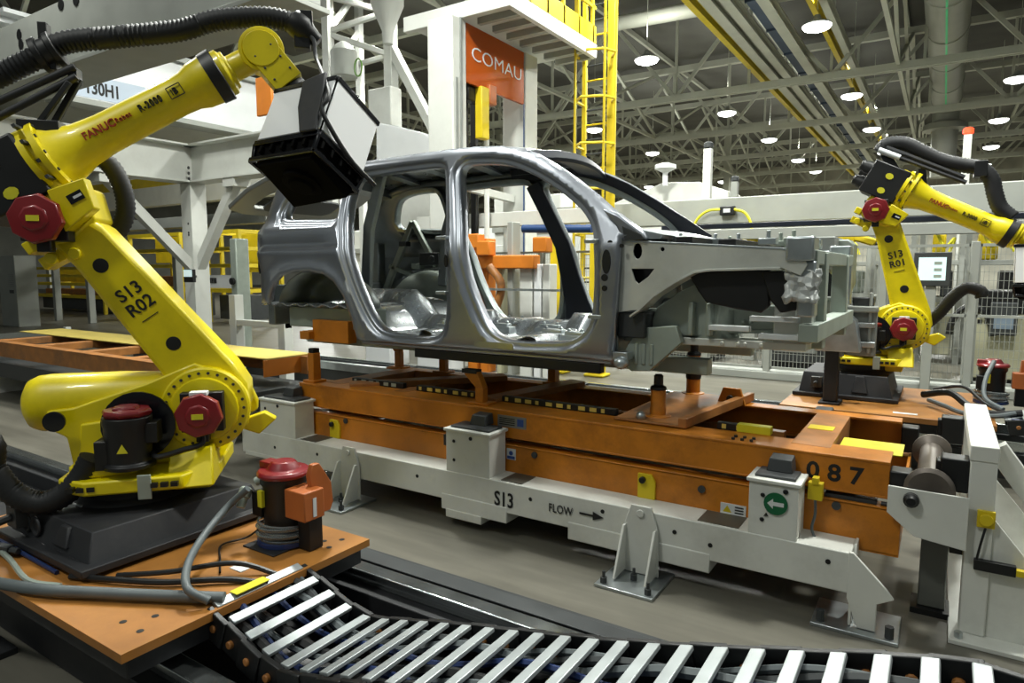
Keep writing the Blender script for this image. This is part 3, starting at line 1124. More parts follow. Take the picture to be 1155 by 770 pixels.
# roof skin, header and cross bows
def roof(u, v):
    """u along x, v 0..1 across"""
    zr = np.interp(u, [p[0] for p in OUT[7:22]], [p[1] for p in OUT[7:22]])
    yn = side_y(zr) + .05
    y = yn + (2 * YM - 2 * yn) * v
    return (u, y, zr - .005 + .055 * (1 - (2 * v - 1) ** 2))
us = list(np.linspace(-5.05, -2.52, 26)); vs_ = list(np.linspace(0, 1, 13))
o = MB().grid(roof, us, vs_).build('roof_panel', mat('roof_steel', '#b9bec2', .28, .8, .04, 3), car)
md = o.modifiers.new('thickness', 'SOLIDIFY'); md.thickness = .006
for x in (-4.55, -4.05, -3.55, -3.05):
    b = MB()
    rs = []
    for v in np.linspace(0.0, 1, 9):
        p = roof(x, v)
        rs.append([(x - .06, p[1], p[2] - .045), (x + .06, p[1], p[2] - .045), (x + .05, p[1], p[2] - .012), (x - .05, p[1], p[2] - .012)])
    b.rings(rs).build('roof_bow', 'silver_in', car)
b = MB()
rs = []
for v in np.linspace(0, 1, 11):
    x = -2.50 + .07 * (1 - (2 * v - 1) ** 2)
    p = roof(-2.52, v)
    rs.append([(x - .22, p[1], p[2] - .03), (x + .03, p[1], p[2] - .085), (x + .04, p[1], p[2] - .06), (x, p[1], p[2] + .0), (x - .2, p[1], p[2] + .0)])
b.rings(rs).build('roof_header', 'navy', car, .004)
b = MB()
rs = []
for v in np.linspace(0, 1, 9):
    p = roof(-5.0, v)
    rs.append([(-5.12, p[1], p[2] - .10), (-4.95, p[1], p[2] - .09), (-4.95, p[1], p[2] - .01), (-5.1, p[1], p[2] - .02)])
b.rings(rs).build('rear_header', 'silver_in', car)

# floor with stamped ribs, tunnel, sills, seat kick-up
b = MB()
nx, ny = 150, 44
def floor_z(x, y):
    z = 1.235
    z += .012 * math.sin(x * 34) * (1 if abs(math.sin(y * 6)) > .3 else 0)
    if abs(y - YM) < .16: z += .13 * (1 - abs(y - YM) / .16) ** .5
    if x < -3.9: z += min(.22, (-3.9 - x) * 1.1)
    if -3.35 < x < -3.2 or -2.45 < x < -2.3: z += .06
    if x > -1.95: z += (x + 1.95) * .9
    return z
b.grid(lambda x, y: (x, y, floor_z(x, y)), np.linspace(-5.2, -1.72, nx), np.linspace(3.86, 5.56, ny))
o = b.build('floor_pan', mat('floor_steel', '#c0c5c8', .27, .85, .12, 5, bump=.12), car, sharp=50)
md = o.modifiers.new('thickness', 'SOLIDIFY'); md.thickness = .006; md.offset = -1
for y in (3.84, 2 * YM - 3.84):
    MB().box(-3.9, -1.72, y - .03, y + .09, 1.165, 1.255).build('sill', 'silver', car, .01)
    MB().box(-3.35, -1.80, y - .02, y + .05, 1.095, 1.165).build('sill_flange', 'black', car, .008)
for y in (4.15, 5.27):
    MB().box(-4.9, -1.2, y - .05, y + .05, 1.10, 1.2).build('floor_rail', 'greygreen', car, .006)
b = MB()
for x, y, s in ((-3.30, 4.2, .14), (-2.38, 4.25, .12), (-3.0, 4.5, .1), (-2.15, 4.15, .10), (-3.5, 4.45, .12), (-2.6, 4.6, .12), (-2.3, 5.1, .14), (-3.25, 5.1, .14)):
    b = MB().box(x - s, x + s, y - .05, y + .05, 1.235, 1.30).box(x - s * .7, x + s * .7, y - .035, y + .035, 1.295, 1.325)
    b.cyl((x - s * .5, y, 1.32), (x - s * .5, y, 1.345), .012, 8).cyl((x + s * .5, y, 1.32), (x + s * .5, y, 1.345), .012, 8)
    b.build('seat_bracket', 'galv', car, .006)
# rear: wheel housings, rear floor, tail panel, tailgate
for y, s in ((3.86, 1), (2 * YM - 3.86, -1)):
    b = MB()
    rs = []
    for k in range(13):
        a = PI * k / 12
        x, z = -4.47 + .50 * math.cos(a), 1.42 + .34 * math.sin(a)
        rs.append([(x, y, z), (x, y + s * .22, z - .01), (x * 1 + .04 * (1 if x < -4.47 else -1), y + s * .30, 1.42 + (z - 1.42) * .86)])
    R = [[b.bm.verts.new(p) for p in r] for r in rs]
    for p, q in zip(R, R[1:]):
        for i in range(2): b.quad([p[i], p[i + 1], q[i + 1], q[i]])
    c = b.bm.verts.new((-4.47, y + s * .32, 1.5))
    for p, q in zip(R, R[1:]): b.quad([p[2], q[2], c])
    o = b.build('wheel_housing', 'silver_in' if s > 0 else 'greygreen', car, sharp=60)
    md = o.modifiers.new('thickness', 'SOLIDIFY'); md.thickness = .006
    b = MB().prism([(0, 0), (.1, 0), (.14, .5), (.30, .95), (.22, .98), (.05, .55)], (-4.25, y + s * .30, 1.60), (-.25, 0, 1) and (1, 0, 0), (0, 0, 1), -.05 * s)
    b.build('shock_brace', 'silver_in', car, .01)
    MB().box(-4.98, -3.95, y + s * .12, y + s * .30, 1.25, 1.43).build('side_rail', 'greygreen', car, .01)
b = MB().box(-5.28, -5.18, 3.98, 5.44, 1.25, 1.62).box(-5.30, -5.2, 3.95, 4.06, 1.6, 2.05).box(-5.30, -5.2, 5.36, 5.47, 1.6, 2.05)
b.build('tail_panel', 'silver_in', car, .012)
# black slot and small holes stamped in the near quarter and pillars
b = MB()
def side_hole(px, py, rx, rz):
    y = 3.77
    for _ in range(20):
        p = at(px, py, Y=y); y = side_y(p.z)
    j = np.argmin((SP[:, 0] - p.x) ** 2 + (SP[:, 1] - p.z) ** 2)
    yy = yb[j] + inw[j]
    return MB().lathe((p.x, yy - .002, p.z), (0, -1, 0), [(-.012, 1), (.003, 1)], 14), p
for px, py, rx, rz in ((285, 300, .022, .07), (503, 294, .016, .045), (684, 295, .028, .075), (682, 313, .022, .022), (682, 325, .018, .018), (701, 277, .012, .012), (688, 273, .016, .012)):
    b, p = side_hole(px, py, rx, rz)
    for v in b.bm.verts: v.co.x = p.x + (v.co.x - p.x) * rx; v.co.z = p.z + (v.co.z - p.z) * rz
    b.build('stamped_hole', 'black', car)
b = MB()
for px, py in ((655, 268), (690, 345), (678, 355), (500, 346)):
    pass
MB().prism(rrect(-2.75, -2.42, 1.215, 1.26, .02), (0, 3.765, 0), Xd, Zd, -.006).build('sill_plate', 'silver', car, .002)
# hinge straps on the hinge pillar and centre pillar
for px, py in ((672, 357), (668, 272), (499, 330), (499, 268)):
    p = at(px, py, Y=3.79)
    MB().box(p.x - .045, p.x + .045, 3.765, 3.81, p.z - .012, p.z + .012).build('hinge_tab', 'galv', car, .004)

# tailgate lifted open behind the rear
b = MB()
def gate(u, v):
    y = 4.02 + 1.38 * v
    return (-5.12 - .62 * u, y, 2.56 - .52 * u - .12 * u * u + .02 * math.sin(PI * v))
b.prism([(-.68, 0), (.68, 0), (.74, .35), (.70, .72), (.5, .80), (-.5, .80), (-.70, .72), (-.74, .35)], (-5.18, YM, 2.60), (0, 1, 0), V((-.93, 0, -.37)), .05, hole=[rrect(-.5, .5, .28, .66, .1)])
o = b.build('tailgate', mat('tailgate_steel', '#8d8f8c', .4, .5, .08, 4), car, .012)
MB().prism(rrect(-.42, .42, .32, .62, .1), V((-5.18, YM, 2.57)), (0, 1, 0), V((-.93, 0, -.37)), .02).build('tailgate_inner', 'dgrey', car)

# ---- front structure: upper rails, towers, lower rails, bulkhead, front carrier
q_ = lambda pts, yy: [(p.x, p.z) for p in (at(*v, Y=yy) for v in pts)]
AP = q_([(697, 269), (714, 271), (790, 274.5), (880, 279), (903, 283), (911, 298), (903, 311), (881, 302), (800, 304), (785, 306), (762, 318), (739, 333), (722, 349), (697, 352)], 3.83)
APH = [q_([(719 + 5 * math.cos(a * PI / 6), 283 + 9 * math.sin(a * PI / 6)) for a in range(12)], 3.83), q_([(712, 303), (738, 303), (731, 312), (720, 320), (716, 316)], 3.83), q_([(747 + 2.5 * math.cos(a * PI / 4), 281 + 2.5 * math.sin(a * PI / 4)) for a in range(8)], 3.83)]
LINER = q_([(775, 307), (868, 304), (868, 345), (858, 353), (832, 349), (796, 341), (787, 328)], 3.88)
FLAP = q_([(858, 306), (882, 305), (905, 328), (904, 349), (880, 353), (868, 338)], 3.86)
for s in (1, -1):
    y = YM - s * .88
    b = MB().prism(AP, (0, y, 0), Xd, Zd, -.014 * s, hole=APH)
    b.build('fender_apron', 'primer', car, .003)
    MB().box(-1.64, -1.42, y + s * .10, y + s * .115, 1.66, 1.94).build('apron_hole_shade', 'black', car)  # black sheet painting the shade behind the apron holes
    b = MB()
    # top flange and inner wall make the upper rail a box
    top = q_([(697, 269), (714, 271), (790, 274.5), (880, 279), (903, 283)], 3.83)
    rs = [[(x, y - s * .004, z), (x, y + s * .12, z), (x, y + s * .12, z - .012), (x, y - s * .004, z - .012)] for x, z in top]
    b.rings(rs)
    o = b.build('rail_flange', 'galv', car, .002)
    low = q_([(881, 302), (800, 304), (785, 306), (762, 318), (739, 333), (722, 349), (712, 356)], 3.83)
    rs = [[(x, y - s * .03, z + .004), (x, y + s * .12, z + .004), (x, y + s * .12, z - .01), (x, y - s * .03, z - .01)] for x, z in low]
    MB().rings(rs).build('arch_flange', 'primer', car, .002)
    # black wheel liner and sound pads
    lin_ = smooth([(-1.22, y + s * .2, 1.745), (-1.18, y + s * .2, 1.64), (-1.06, y + s * .22, 1.56), (-.92, y + s * .2, 1.54)], 5)
    b = MB().prism(LINER, (0, y + s * .05, 0), Xd, Zd, -.05 * s)
    b.build('wheel_liner', 'black', car, .01)
    b = MB().prism(FLAP, (0, y + s * .03, 0), Xd, Zd, -.05 * s)
    b.build('liner_flap', 'black', car, .01)
    # strut tower, lower rail
    b = MB().lathe((-1.17, y + s * .30, 1.30), (0, 0, 1), [(0, .15), (.35, .14), (.52, .13), (.55, .1), (.57, .05)], 20)
    b.build('strut_tower', 'greygreen', car)
    b = MB().ibeam((-1.72, y + s * .26, 1.42), (-.60, y + s * .26, 1.48), .11, .16, .022)
    b.beam((-1.72, y + s * .27, 1.42), (-.60, y + s * .27, 1.48), .07, .12)
    for x in (-1.1, -.98, -.94, -.78): b.cyl((x, y + s * .235, 1.45), (x, y + s * .195, 1.45), .012, 10)
    b.build('lower_rail', 'greygreen', car, .005)
    b = MB().box(-1.70, -.62, y + s * .14, y + s * .34, 1.30, 1.345).box(-.80, -.6, y + s * .16, y + s * .3, 1.34, 1.56)
    for x in (-1.08, -.99, -.95, -.86): b.cyl((x, y + s * .14, 1.322), (x, y + s * .13, 1.322), .014, 10)
    b.build('sub_rail', 'primer', car, .005)
    b = MB().prism([(-1.56, 1.34), (-1.12, 1.36), (-1.10, 1.60), (-1.2, 1.70), (-1.36, 1.62), (-1.50, 1.52)], (0, y + s * .16, 0), Xd, Zd, -.05 * s)
    b.box(-1.28, -1.25, y + s * .10, y + s * .16, 1.36, 1.56).box(-1.17, -1.14, y + s * .10, y + s * .16, 1.36, 1.56)
    b.build('wheelhouse_panel', 'greygreen', car, .008)
    # front end casting with ragged wrapping
    b = MB().box(-.72, -.58, y - s * .02, y + s * .16, 1.80, 1.93).box(-.66, -.57, y + s * .02, y + s * .14, 1.5, 1.8)
    b.build('front_casting', 'galv', car, .012)
    # dash side block, floor toe plate
    b = MB().box(-1.70, -1.52, y + s * .02, y + s * .2, 1.335, 1.495)
    b.build('hinge_block', 'dgrey', car, .01)
    b = MB().prism([(-1.70, 1.18), (-1.62, 1.12), (-1.50, 1.13), (-1.30, 1.32), (-1.34, 1.42), (-1.52, 1.40), (-1.62, 1.33)], (0, y + s * .06, 0), Xd, Zd, -.06 * s)
    for k in range(3): b.box(-1.60 + .05 * k, -1.575 + .05 * k, y + s * .05, y + s * .06, 1.17, 1.30)
    b.build('toe_bracket', 'greygreen', car, .006)
    b = MB().ball((-1.64, y - s * .05, 1.185), .05, 10, .8).box(-1.70, -1.60, y - s * .05, y + s * .04, 1.20, 1.25)
    b.build('jack_point', 'galv', car, .004)
for (a, c_) in (((846, 362), (902, 358)), ((856, 382), (904, 378)), ((800, 372), (846, 368))):
    p, q = at(*a, Y=3.93), at(*c_, Y=3.93)
    MB().box(p.x, q.x, 3.91, 3.96, p.z, q.z).build('bright_flange', 'sticker', car, .004)
# braces and brackets on the inside of the far quarter
for a, c_, w_ in (((466, 250), (432, 335), .07), ((466, 250), (492, 300), .06), ((440, 300), (485, 318), .05)):
    MB().beam(at(*a, Y=5.42), at(*c_, Y=5.42), w_, .05, (0, 1, 0)).build('quarter_brace', 'greygreen', car, .01)
for i, (px_, py_, w_) in enumerate(((485, 292, .13), (462, 322, .10), (480, 330, .09), (448, 338, .09), (494, 318, .07), (470, 300, .06), (455, 275, .05), (490, 345, .10), (432, 345, .08))):
    p = at(px_, py_, Y=5.40)
    b = MB().box(p.x - w_, p.x + w_, 5.38, 5.46, p.z - w_ * .5, p.z + w_ * .5).cyl((p.x + w_ * .3, 5.385, p.z), (p.x + w_ * .3, 5.375, p.z), w_ * .3, 10)
    b.build('quarter_bracket', ['dgrey', 'silver_in', 'greygreen'][i % 3], car, .012)
# crumpled protective film on the near front corner
b = MB()
rnd = random.Random(2)
G = {}
for i in range(9):
    for j in range(9):
        G[i, j] = b.bm.verts.new((-.72 + .022 * i + rnd.uniform(-.01, .01), 3.80 + rnd.uniform(-.022, .022) + .008 * j, 1.58 + .022 * j + rnd.uniform(-.01, .01)))
for i in range(8):
    for j in range(8): b.quad([G[i, j], G[i + 1, j], G[i + 1, j + 1], G[i, j + 1]])
o = b.build('film_wrap', mat('crumpled_foil', '#c9cbc8', .35, .3, .1, 20), car, sharp=10)
md = o.modifiers.new('thickness', 'SOLIDIFY'); md.thickness = .006
# bulkhead, cowl, front crossbars
b = MB().prism([(3.86, 1.2), (5.56, 1.2), (5.56, 1.92), (5.3, 1.98), (4.1, 1.98), (3.86, 1.92)], (-1.70, 0, 0), (0, 1, 0), Zd, -.02)
for y, z, r in ((4.3, 1.6, .09), (5.0, 1.65, .07), (4.7, 1.45, .1)): b.cyl((-1.70, y, z), (-1.66, y, z), r, 16)
b.build('bulkhead', 'silver_in', car, .008)
b = MB()
rs = [[(-1.72, y, 1.93), (-1.44, y, 1.94), (-1.42, y, 1.965), (-1.56, y, 2.0 + .02 * math.sin(PI * (y - 3.85) / 1.72)), (-1.72, y, 1.99)] for y in np.linspace(3.86, 5.56, 9)]
b.rings(rs).build('cowl_panel', mat('cowl_steel', '#b4b9bb', .3, .75, .05, 4), car, .004)
for x, z0, z1, m_ in ((-.62, 1.78, 1.86, 'greygreen'), (-.60, 1.36, 1.46, 'greygreen'), (-1.05, 1.86, 1.93, 'black'), (-1.30, 1.9, 1.95, 'black')):
    MB().box(x - .05, x + .05, 3.88, 5.54, z0, z1).build('crossbar', m_, car, .006)
for y in (4.2, 5.2): MB().box(-.66, -.56, y - .05, y + .05, 1.3, 1.85).build('front_post', 'greygreen', car, .006)
b = MB()
for k in range(10):
    x, y = -1.45 + rnd.random() * .7, 4.0 + rnd.random() * 1.4
    b = MB().box(x - .05, x + .05, y - .04, y + .04, 1.90, 1.92 + .05 * rnd.random()).cyl((x, y, 1.9), (x, y, 1.985), .012, 8)
    b.build('engine_bay_bracket', 'galv' if k % 2 else 'greygreen', car, .004)
# near base of the windscreen pillar
b = MB().prism([(-1.80, 2.13), (-1.70, 2.10), (-1.53, 1.98), (-1.50, 1.935), (-1.66, 1.93), (-1.70, 2.02)], (0, 3.80, 0), Xd, Zd, -.10)
b.build('pillar_foot', 'silver', car, .015)
MB().prism([(-1.66, 2.02), (-1.53, 1.965), (-1.51, 1.935), (-1.64, 1.935)], (0, 3.796, 0), Xd, Zd, -.02).build('pillar_cap', 'dgrey', car, .004)
# ============================================================ the two robots
CX = cam.rotation_euler.to_matrix()


def view_vec(x, y, z):
    """a direction given as right, up and away from the photographer"""
    return CX @ V((x, y, -z))


def hood(root, B, ea, ec, et, la, lc, lt):
    """vision hood: a box of white diffuser panels with a black double rim, open towards its rim corner B"""
    B, ea, ec, et = V(B), V(ea).normalized(), V(ec).normalized(), V(et).normalized()
    hd = MB()
    A, C, D = B + ea * la, B + ec * lc, B + ea * la + ec * lc
    for p, q in ((B, A), (A, D), (D, C), (C, B)):
        hd.beam(p, q, .022, .03, et)
    off = -et * .085
    m1 = .03
    for p in (A, B, C, D):
        hd.beam(p, p + off + ((A + C) / 2 - p) * .06, .018, .018, ea)
    for p, q in ((B, A), (A, D), (D, C), (C, B)):
        hd.beam(p + off + (D - B) * m1, q + off + (D - B) * m1, .02, .022, et)
    # dark inside: inner bottom and lens ring
    P = [B + et * lt * .35, A + et * lt * .35, D + et * lt * .35, C + et * lt * .35]
    mid = (A + C) / 2
    hd.mark(1)
    hd.obox(mid + et * lt * .45, ea, ec, et, la / 2 - .012, lc / 2 - .012, .006)
    for s_ in (-1, 1):
        hd.obox(mid + ec * s_ * (lc / 2 - .022) + et * lt * .2, ea, ec, et, la / 2 - .02, .003, lt * .28)
        hd.obox(mid + ea * s_ * (la / 2 - .022) + et * lt * .2, ea, ec, et, .003, lc / 2 - .02, lt * .28)
    hd.lathe(mid + et * lt * .40, -et, [(0, .09), (.05, .09), (.055, .06), (.09, .05)], 18)
    for k in range(5):
        hd.obox(A.lerp(B, .15 + .17 * k) + off * .5, ea, ec, et, .008, .012, .02)
        hd.obox(B.lerp(C, .1 + .2 * k) + off * .5, ea, ec, et, .012, .008, .02)
    lo = [B + off * 1.3, A + off * 1.3, D + off * 2.0, C + off * 1.7]
    cc = sum(lo, V()) / 4
    lo = [v.lerp(cc, .16) for v in lo]
    up = [v.lerp(mid, .03) for v in (B, A, D, C)]
    hd.rings([up, [v.lerp(w_, .5).lerp(mid, -.02) for v, w_ in zip(up, lo)], lo], False, True)
    hd.lathe(cc, -et, [(-.01, .10), (.012, .10), (.016, .07), (.03, .06)], 18)
    hd.mark(0)
    frame = hd.build('hood_frame', ['gloss', 'hood_dark'], root, .003)  # second slot is the flat near-black of the hood's inside
    pn = []
    for c_, u_, n_, lu in ((B.lerp(C, .5), ec, ea, lc), (A.lerp(D, .5), ec, ea, lc), (A.lerp(B, .5), ea, ec, la), (C.lerp(D, .5), ea, ec, la)):
        o = MB().obox(c_ + et * (lt / 2 + .014), u_, n_, et, lu / 2 - .008, .004, lt / 2 - .012).build('diffuser_panel', 'diffuser', frame, .003)
    MB().obox(mid + et * (lt + .004), ea, ec, et, la / 2 + .004, lc / 2 + .004, .008).build('top_plate', 'casting', frame, .004)
    b = MB()
    for p, q in ((B, C), (B, A)):
        b.beam(p + et * lt, q + et * lt, .02, .026, et)
    b.build('edge_trim', 'gloss', frame, .003)
    return frame


def robot(name, label, base, az, a2, h2, L, d3, L4, q2, q3, code, base_rz, base_box):
    az, q2, q3 = math.radians(az), math.radians(q2), math.radians(q3)
    f, n, k = V((math.cos(az), math.sin(az), 0)), V((math.sin(az), -math.cos(az), 0)), V((0, 0, 1))
    b0 = V(base)

    def W(a, c, h): return b0 + f * a + n * c + k * h
    root = thing('industrial_robot', base, label, 'robot arm', rz=az)
    u2 = (math.sin(q2), math.cos(q2))
    J2, J3 = (a2, h2), (a2 + L * math.sin(q2), h2 + L * math.cos(q2))
    fa2, nu2 = (math.cos(q3), math.sin(q3)), (-math.sin(q3), math.cos(q3))
    J4 = (J3[0] + nu2[0] * d3, J3[1] + nu2[1] * d3)
    U, Wd = f * u2[0] + k * u2[1], f * u2[1] - k * u2[0]          # along the arm and across it
    FA, NU = f * fa2[0] + k * fa2[1], f * nu2[0] + k * nu2[1]
    pJ2, pJ3, pJ4 = W(J2[0], 0, J2[1]), W(J3[0], 0, J3[1]), W(J4[0], 0, J4[1])
    J5 = pJ4 + FA * L4
    hb = h2 - .37                                                  # top of the base casting
    # ---- black base
    cr, sr = V((math.cos(base_rz), math.sin(base_rz), 0)), V((-math.sin(base_rz), math.cos(base_rz), 0))
    bx0, bx1, by0, by1 = base_box
    hx, hy = (bx1 - bx0) / 2, (by1 - by0) / 2
    o = b0 + cr * (bx0 + bx1) / 2 + sr * (by0 + by1) / 2
    b = MB().obox(o + k * .018, cr, sr, k, hx + .05, hy + .05, .018)
    zt = hb - .075
    q = lambda x, y, z: o + cr * x + sr * y + k * z
    b.hexa([q(-hx, -hy, .03), q(hx, -hy, .03), q(hx, hy, .03), q(-hx, hy, .03),
            q(-hx + .03, -hy + .05, zt), q(hx - .05, -hy + .05, zt), q(hx - .05, hy - .05, zt), q(-hx + .03, hy - .05, zt)])
    b.hexa([q(hx * .15, -hy - .004, .06), q(hx * .5, -hy - .004, .06), q(hx * .5, -hy + .03, .06), q(hx * .15, -hy + .03, .06),
            q(hx * .22, -hy + .03, zt - .01), q(hx * .4, -hy + .03, zt - .01), q(hx * .4, -hy + .1, zt - .01), q(hx * .22, -hy + .1, zt - .01)])
    b.lathe(W(0, 0, zt - .01), k, [(0, .30), (.02, .29), (.04, .265), (.12, .265)], 28)
    for dx in (-.55, -.3):
        b.lathe(q(hx * dx, -hy + .012, .10), -sr, [(0, .05), (.012, .05), (.014, .035), (.003, .03)], 14)
    base_o = b.build('base', 'casting', root, .006)
    b = MB()
    b.obox(q(-hx * .6, -hy - .02, .14), cr, sr, k, .05, .03, .05).cyl(q(-hx * .6, -hy - .05, .14), q(-hx * .6, -hy - .11, .13), .02, 8)
    b.build('connector', 'dgrey', base_o, .003)
    MB().obox(q(-hx * .25, -hy * .55, zt + .004), cr, sr, k, .045, .028, .004).build('lifting_pad', 'sticker', base_o)
    # ---- yellow turret
    poly = [(-.24, -.26), (.46, -.26), (.46, .16), (.32, .38), (-.10, .40), (-.24, .30)]
    b = MB().prism([(x, y) for x, y in poly], W(0, 0, hb + .02), f, n, -.07)
    b.prism([(-.20, .02), (.10, .02), (.10, .30), (-.10, .34), (-.20, .28)], W(0, 0, hb + .09), f, n, -.05)
    b.hexa([W(.30, .10, hb + .02), W(.46, .10, hb + .02), W(.46, .36, hb + .02), W(.24, .38, hb + .02),
            W(.30, .10, hb + .16), W(.44, .10, hb + .2), W(.44, .26, hb + .2), W(.24, .26, hb + .16)])
    ck = [(-.229, .33), (-.25, .48), (-.33, .53), (-.33, .62), (-.213, .63), (-.114, .664), (.125, .741), (.269, .802), (.352, .835), (.515, .77), (.604, .559), (.60, .50), (.532, .47), (.458, .428), (.405, .175), (-.05, .175), (-.05, .30)]
    ck = [(x - .40 + a2, y - .60 + h2) for x, y in ck]
    for c0, c1 in ((.14, .20), (-.24, -.18)):
        b.prism(ck, W(0, c0, 0), f, k, -(c1 - c0))
    b.hexa([W(-.20, -.2, hb + .1), W(.40, -.2, hb + .1), W(.40, .16, hb + .1), W(-.20, .16, hb + .1),
            W(-.18, -.2, hb + .32), W(.20, -.2, hb + .36), W(.20, .16, hb + .36), W(-.18, .16, hb + .32)])
    turret = b.build('turret', 'yellow', root, .010)
    # dark slots and plugs on the turret
    for a0 in (-.16, .20):
        b = MB()
        for j in range(3): b.obox(W(a0 + .045 * j, .385, hb + .055) - n * (.0 if a0 < 0 else .0), f, n, k, .016, .02, .011)
        b.build('slot_row', 'black', turret)
    MB().lathe(W(a2 - .675, .195, h2 - .022), n, [(0, .05), (.012, .05), (.014, .04)], 20).build('access_plug', 'gloss', turret)
    MB().obox(W(.16, .40, hb + .05), f, n, k, .03, .005, .06).build('stop_block', 'greygreen', turret, .003)
    # ---- balancer cylinder
    ax = (f * 1 + k * .045).normalized()
    b = MB().lathe(W(a2 - .875, -.02, h2 + .03), ax, [(0, .05), (.006, .085), (.03, .125), (.07, .143), (.12, .147), (.45, .135), (.72, .112), (.78, .09), (.84, .06)], 28)
    b.build('balancer', 'yellow', root)
    # ---- turntable motor with red cap
    m0 = W(.075, .30, hb + .13)
    b = MB().lathe(m0, k, [(0, .115), (.02, .118), (.03, .10), (.20, .105), (.22, .11), (.25, .11)], 18)
    b.obox(m0 + k * .07 - f * .10, f, n, k, .035, .06, .07).obox(m0 + k * .17 + f * .10, f, n, k, .04, .05, .05)
    mo = b.build('turntable_motor', 'black', root, .004)
    b = MB().lathe(m0 + k * .25, k, [(0, .10), (.02, .112), (.035, .105), (.038, .06), (.05, .055), (.052, .0)], 8)
    b.obox(m0 + k * .285 + n * .02, f, n, k, .05, .03, .012)
    b.build('motor_cap', 'red', mo, .004)
    MB().lathe(W(.095, .197, hb + .31), n, [(0, .17), (.012, .17), (.014, .15)], 24).build('motor_pocket', 'gloss', turret)
    MB().prism([(-.024, -.02), (.024, -.02), (0, .024)], m0 + n * .107 + k * .11, f, k, -.003).build('warning_triangle', 'ylabel', mo)
    # ---- lower arm
    ol = [(-.16, .02), (-.11, -.08), (0, -.115), (.1, -.09), (.2, -.07), (.5, -.062), (.92, -.055), (1.06, -.07), (1.13, -.06), (1.16, .02), (1.12, .12), (1.01, .165), (.7, .19), (.4, .215), (.11, .24), (-.02, .23), (-.11, .17), (-.16, .09)]
    ol = [(t * L / 1.15 if t > .2 else t, w_) for t, w_ in ol]
    b = MB().prism([(w_, t) for t, w_ in ol], pJ2 + n * .135, Wd, U, -.01) if False else MB().prism([(w_, t) for t, w_ in ol], pJ2 - n * .10, Wd, U, .0001) if False else MB()
    b.prism([(w_, t) for t, w_ in ol], pJ2 - n * .11, Wd, U, -.235) if Wd.cross(U).dot(n) < 0 else b.prism([(w_, t) for t, w_ in ol], pJ2 - n * .11, Wd, U, .235)
    arm = b.build('lower_arm', 'yellow', root, .022)
    pl = lambda t, w_, c: pJ2 + U * t + Wd * w_ + n * c
    for t, w_ in ((.36, .075), (.86, .045)):
        MB().lathe(pl(t * L / 1.15, w_, .115), n, [(0, .036), (.012, .036), (.013, .031)], 18).build('plug', 'black', arm)
    b = MB().obox(pl(.53, .07, .126), Wd, U, n, .045, .002, .002)
    b.build('seam', 'ink', arm)
    for row, s_ in ((code[0], .685), (code[1], .60)):
        text('lettering', row, .088, pl(s_, .07, .1275), Wd, U, 'ink', arm, .003, .0015)
    # joint two ring with bolts, motor
    b = MB().lathe(pJ2 + n * .11, n, [(0, .215), (.05, .215), (.06, .205), (.064, .165), (.085, .16), (.09, .13)], 40)
    for j in range(26):
        a = 2 * PI * j / 26
        b.mark(1).cyl(pJ2 + n * .172 + (f * math.cos(a) + k * math.sin(a)) * .187, pJ2 + n * .178 + (f * math.cos(a) + k * math.sin(a)) * .187, .008, 6)
    b.build('joint_ring', ['yellow', 'dgrey'], root)
    MB().prism([(-.02, 0), (.16, .06), (.22, .02), (.13, -.06)], pJ2 + f * .12 - k * .10 + n * .12, f, k, -.06).build('stop_lug', 'yellow', turret, .008)

    def servo(name_, p, r, sq):
        b = MB().obox(p + n * .03, f, n, k, sq, .045, sq).lathe(p + n * .05, n, [(0, sq * .9), (.08, sq * .9)], 18)
        b.obox(p + n * .06 - k * sq * 1.15, f, n, k, sq * .3, .03, sq * .35)
        mo_ = b.build(name_, 'black', root, .005)
        b = MB().lathe(p + n * .12, n, [(0, r), (.02, r * 1.05), (.05, r), (.055, r * .55), (.062, r * .5), (.064, .0)], 8)
        b.build('motor_cap', 'red', mo_, .005)
        MB().obox(p + n * .186, f, n, k, .026, .002, .013).build('cap_label', 'ylabel', mo_)
        return mo_
    sm = servo('shoulder_motor', pJ2 + n * .18, .108, .10)
    MB().obox(pJ2 + n * .30 + k * .105, f, n, k, .04, .03, .01).build('cap_tag', 'sticker', sm, .002)
    b = MB().tube(smooth([pJ2 + n * .26 - k * .10, pJ2 + n * .30 - k * .15, pJ2 + n * .32 - k * .17 - f * .08, m0 + n * .05 + k * .05 + f * .14, m0 + k * .06 + f * .1]), .014, 8)
    b.build('motor_cable', 'black', sm)
    # ---- elbow
    F = lambda s_, v_, c: pJ4 + FA * s_ + NU * v_ + n * c
    pr = lambda poly_, c0, c1: MB().prism(poly_, F(0, 0, c0), FA, NU, (c1 - c0) * (1 if FA.cross(NU).dot(n) > 0 else -1))
    b = pr([(-.10, -.36), (.02, -.40), (.17, -.36), (.22, -.20), (.14, -.15), (.15, .15), (.02, .16), (-.06, .05), (-.13, -.2)], -.15, .13)
    elbow = b.build('elbow', 'yellow', root, .015)
    b = pr([(.05, -.365), (.22, -.33), (.26, -.19), (.09, -.165)], .13, .22)
    bo = b.build('cable_box', 'yellow', elbow, .006)
    b = MB().obox(F(.18, -.25, .222), FA, NU, n, .035, .022, .003)
    b.build('nameplate', 'gloss', elbow)
    b = MB().obox(F(.19, -.25, .2255), FA, NU, n, .02, .006, .001)
    b.build('nameplate_text', 'sticker', elbow)
    servo('elbow_motor', pJ3 + n * .14, .112, .10)
    b = pr([(-.24, -.16), (.09, -.16), (.09, .15), (-.24, .15)], -.20, .16)
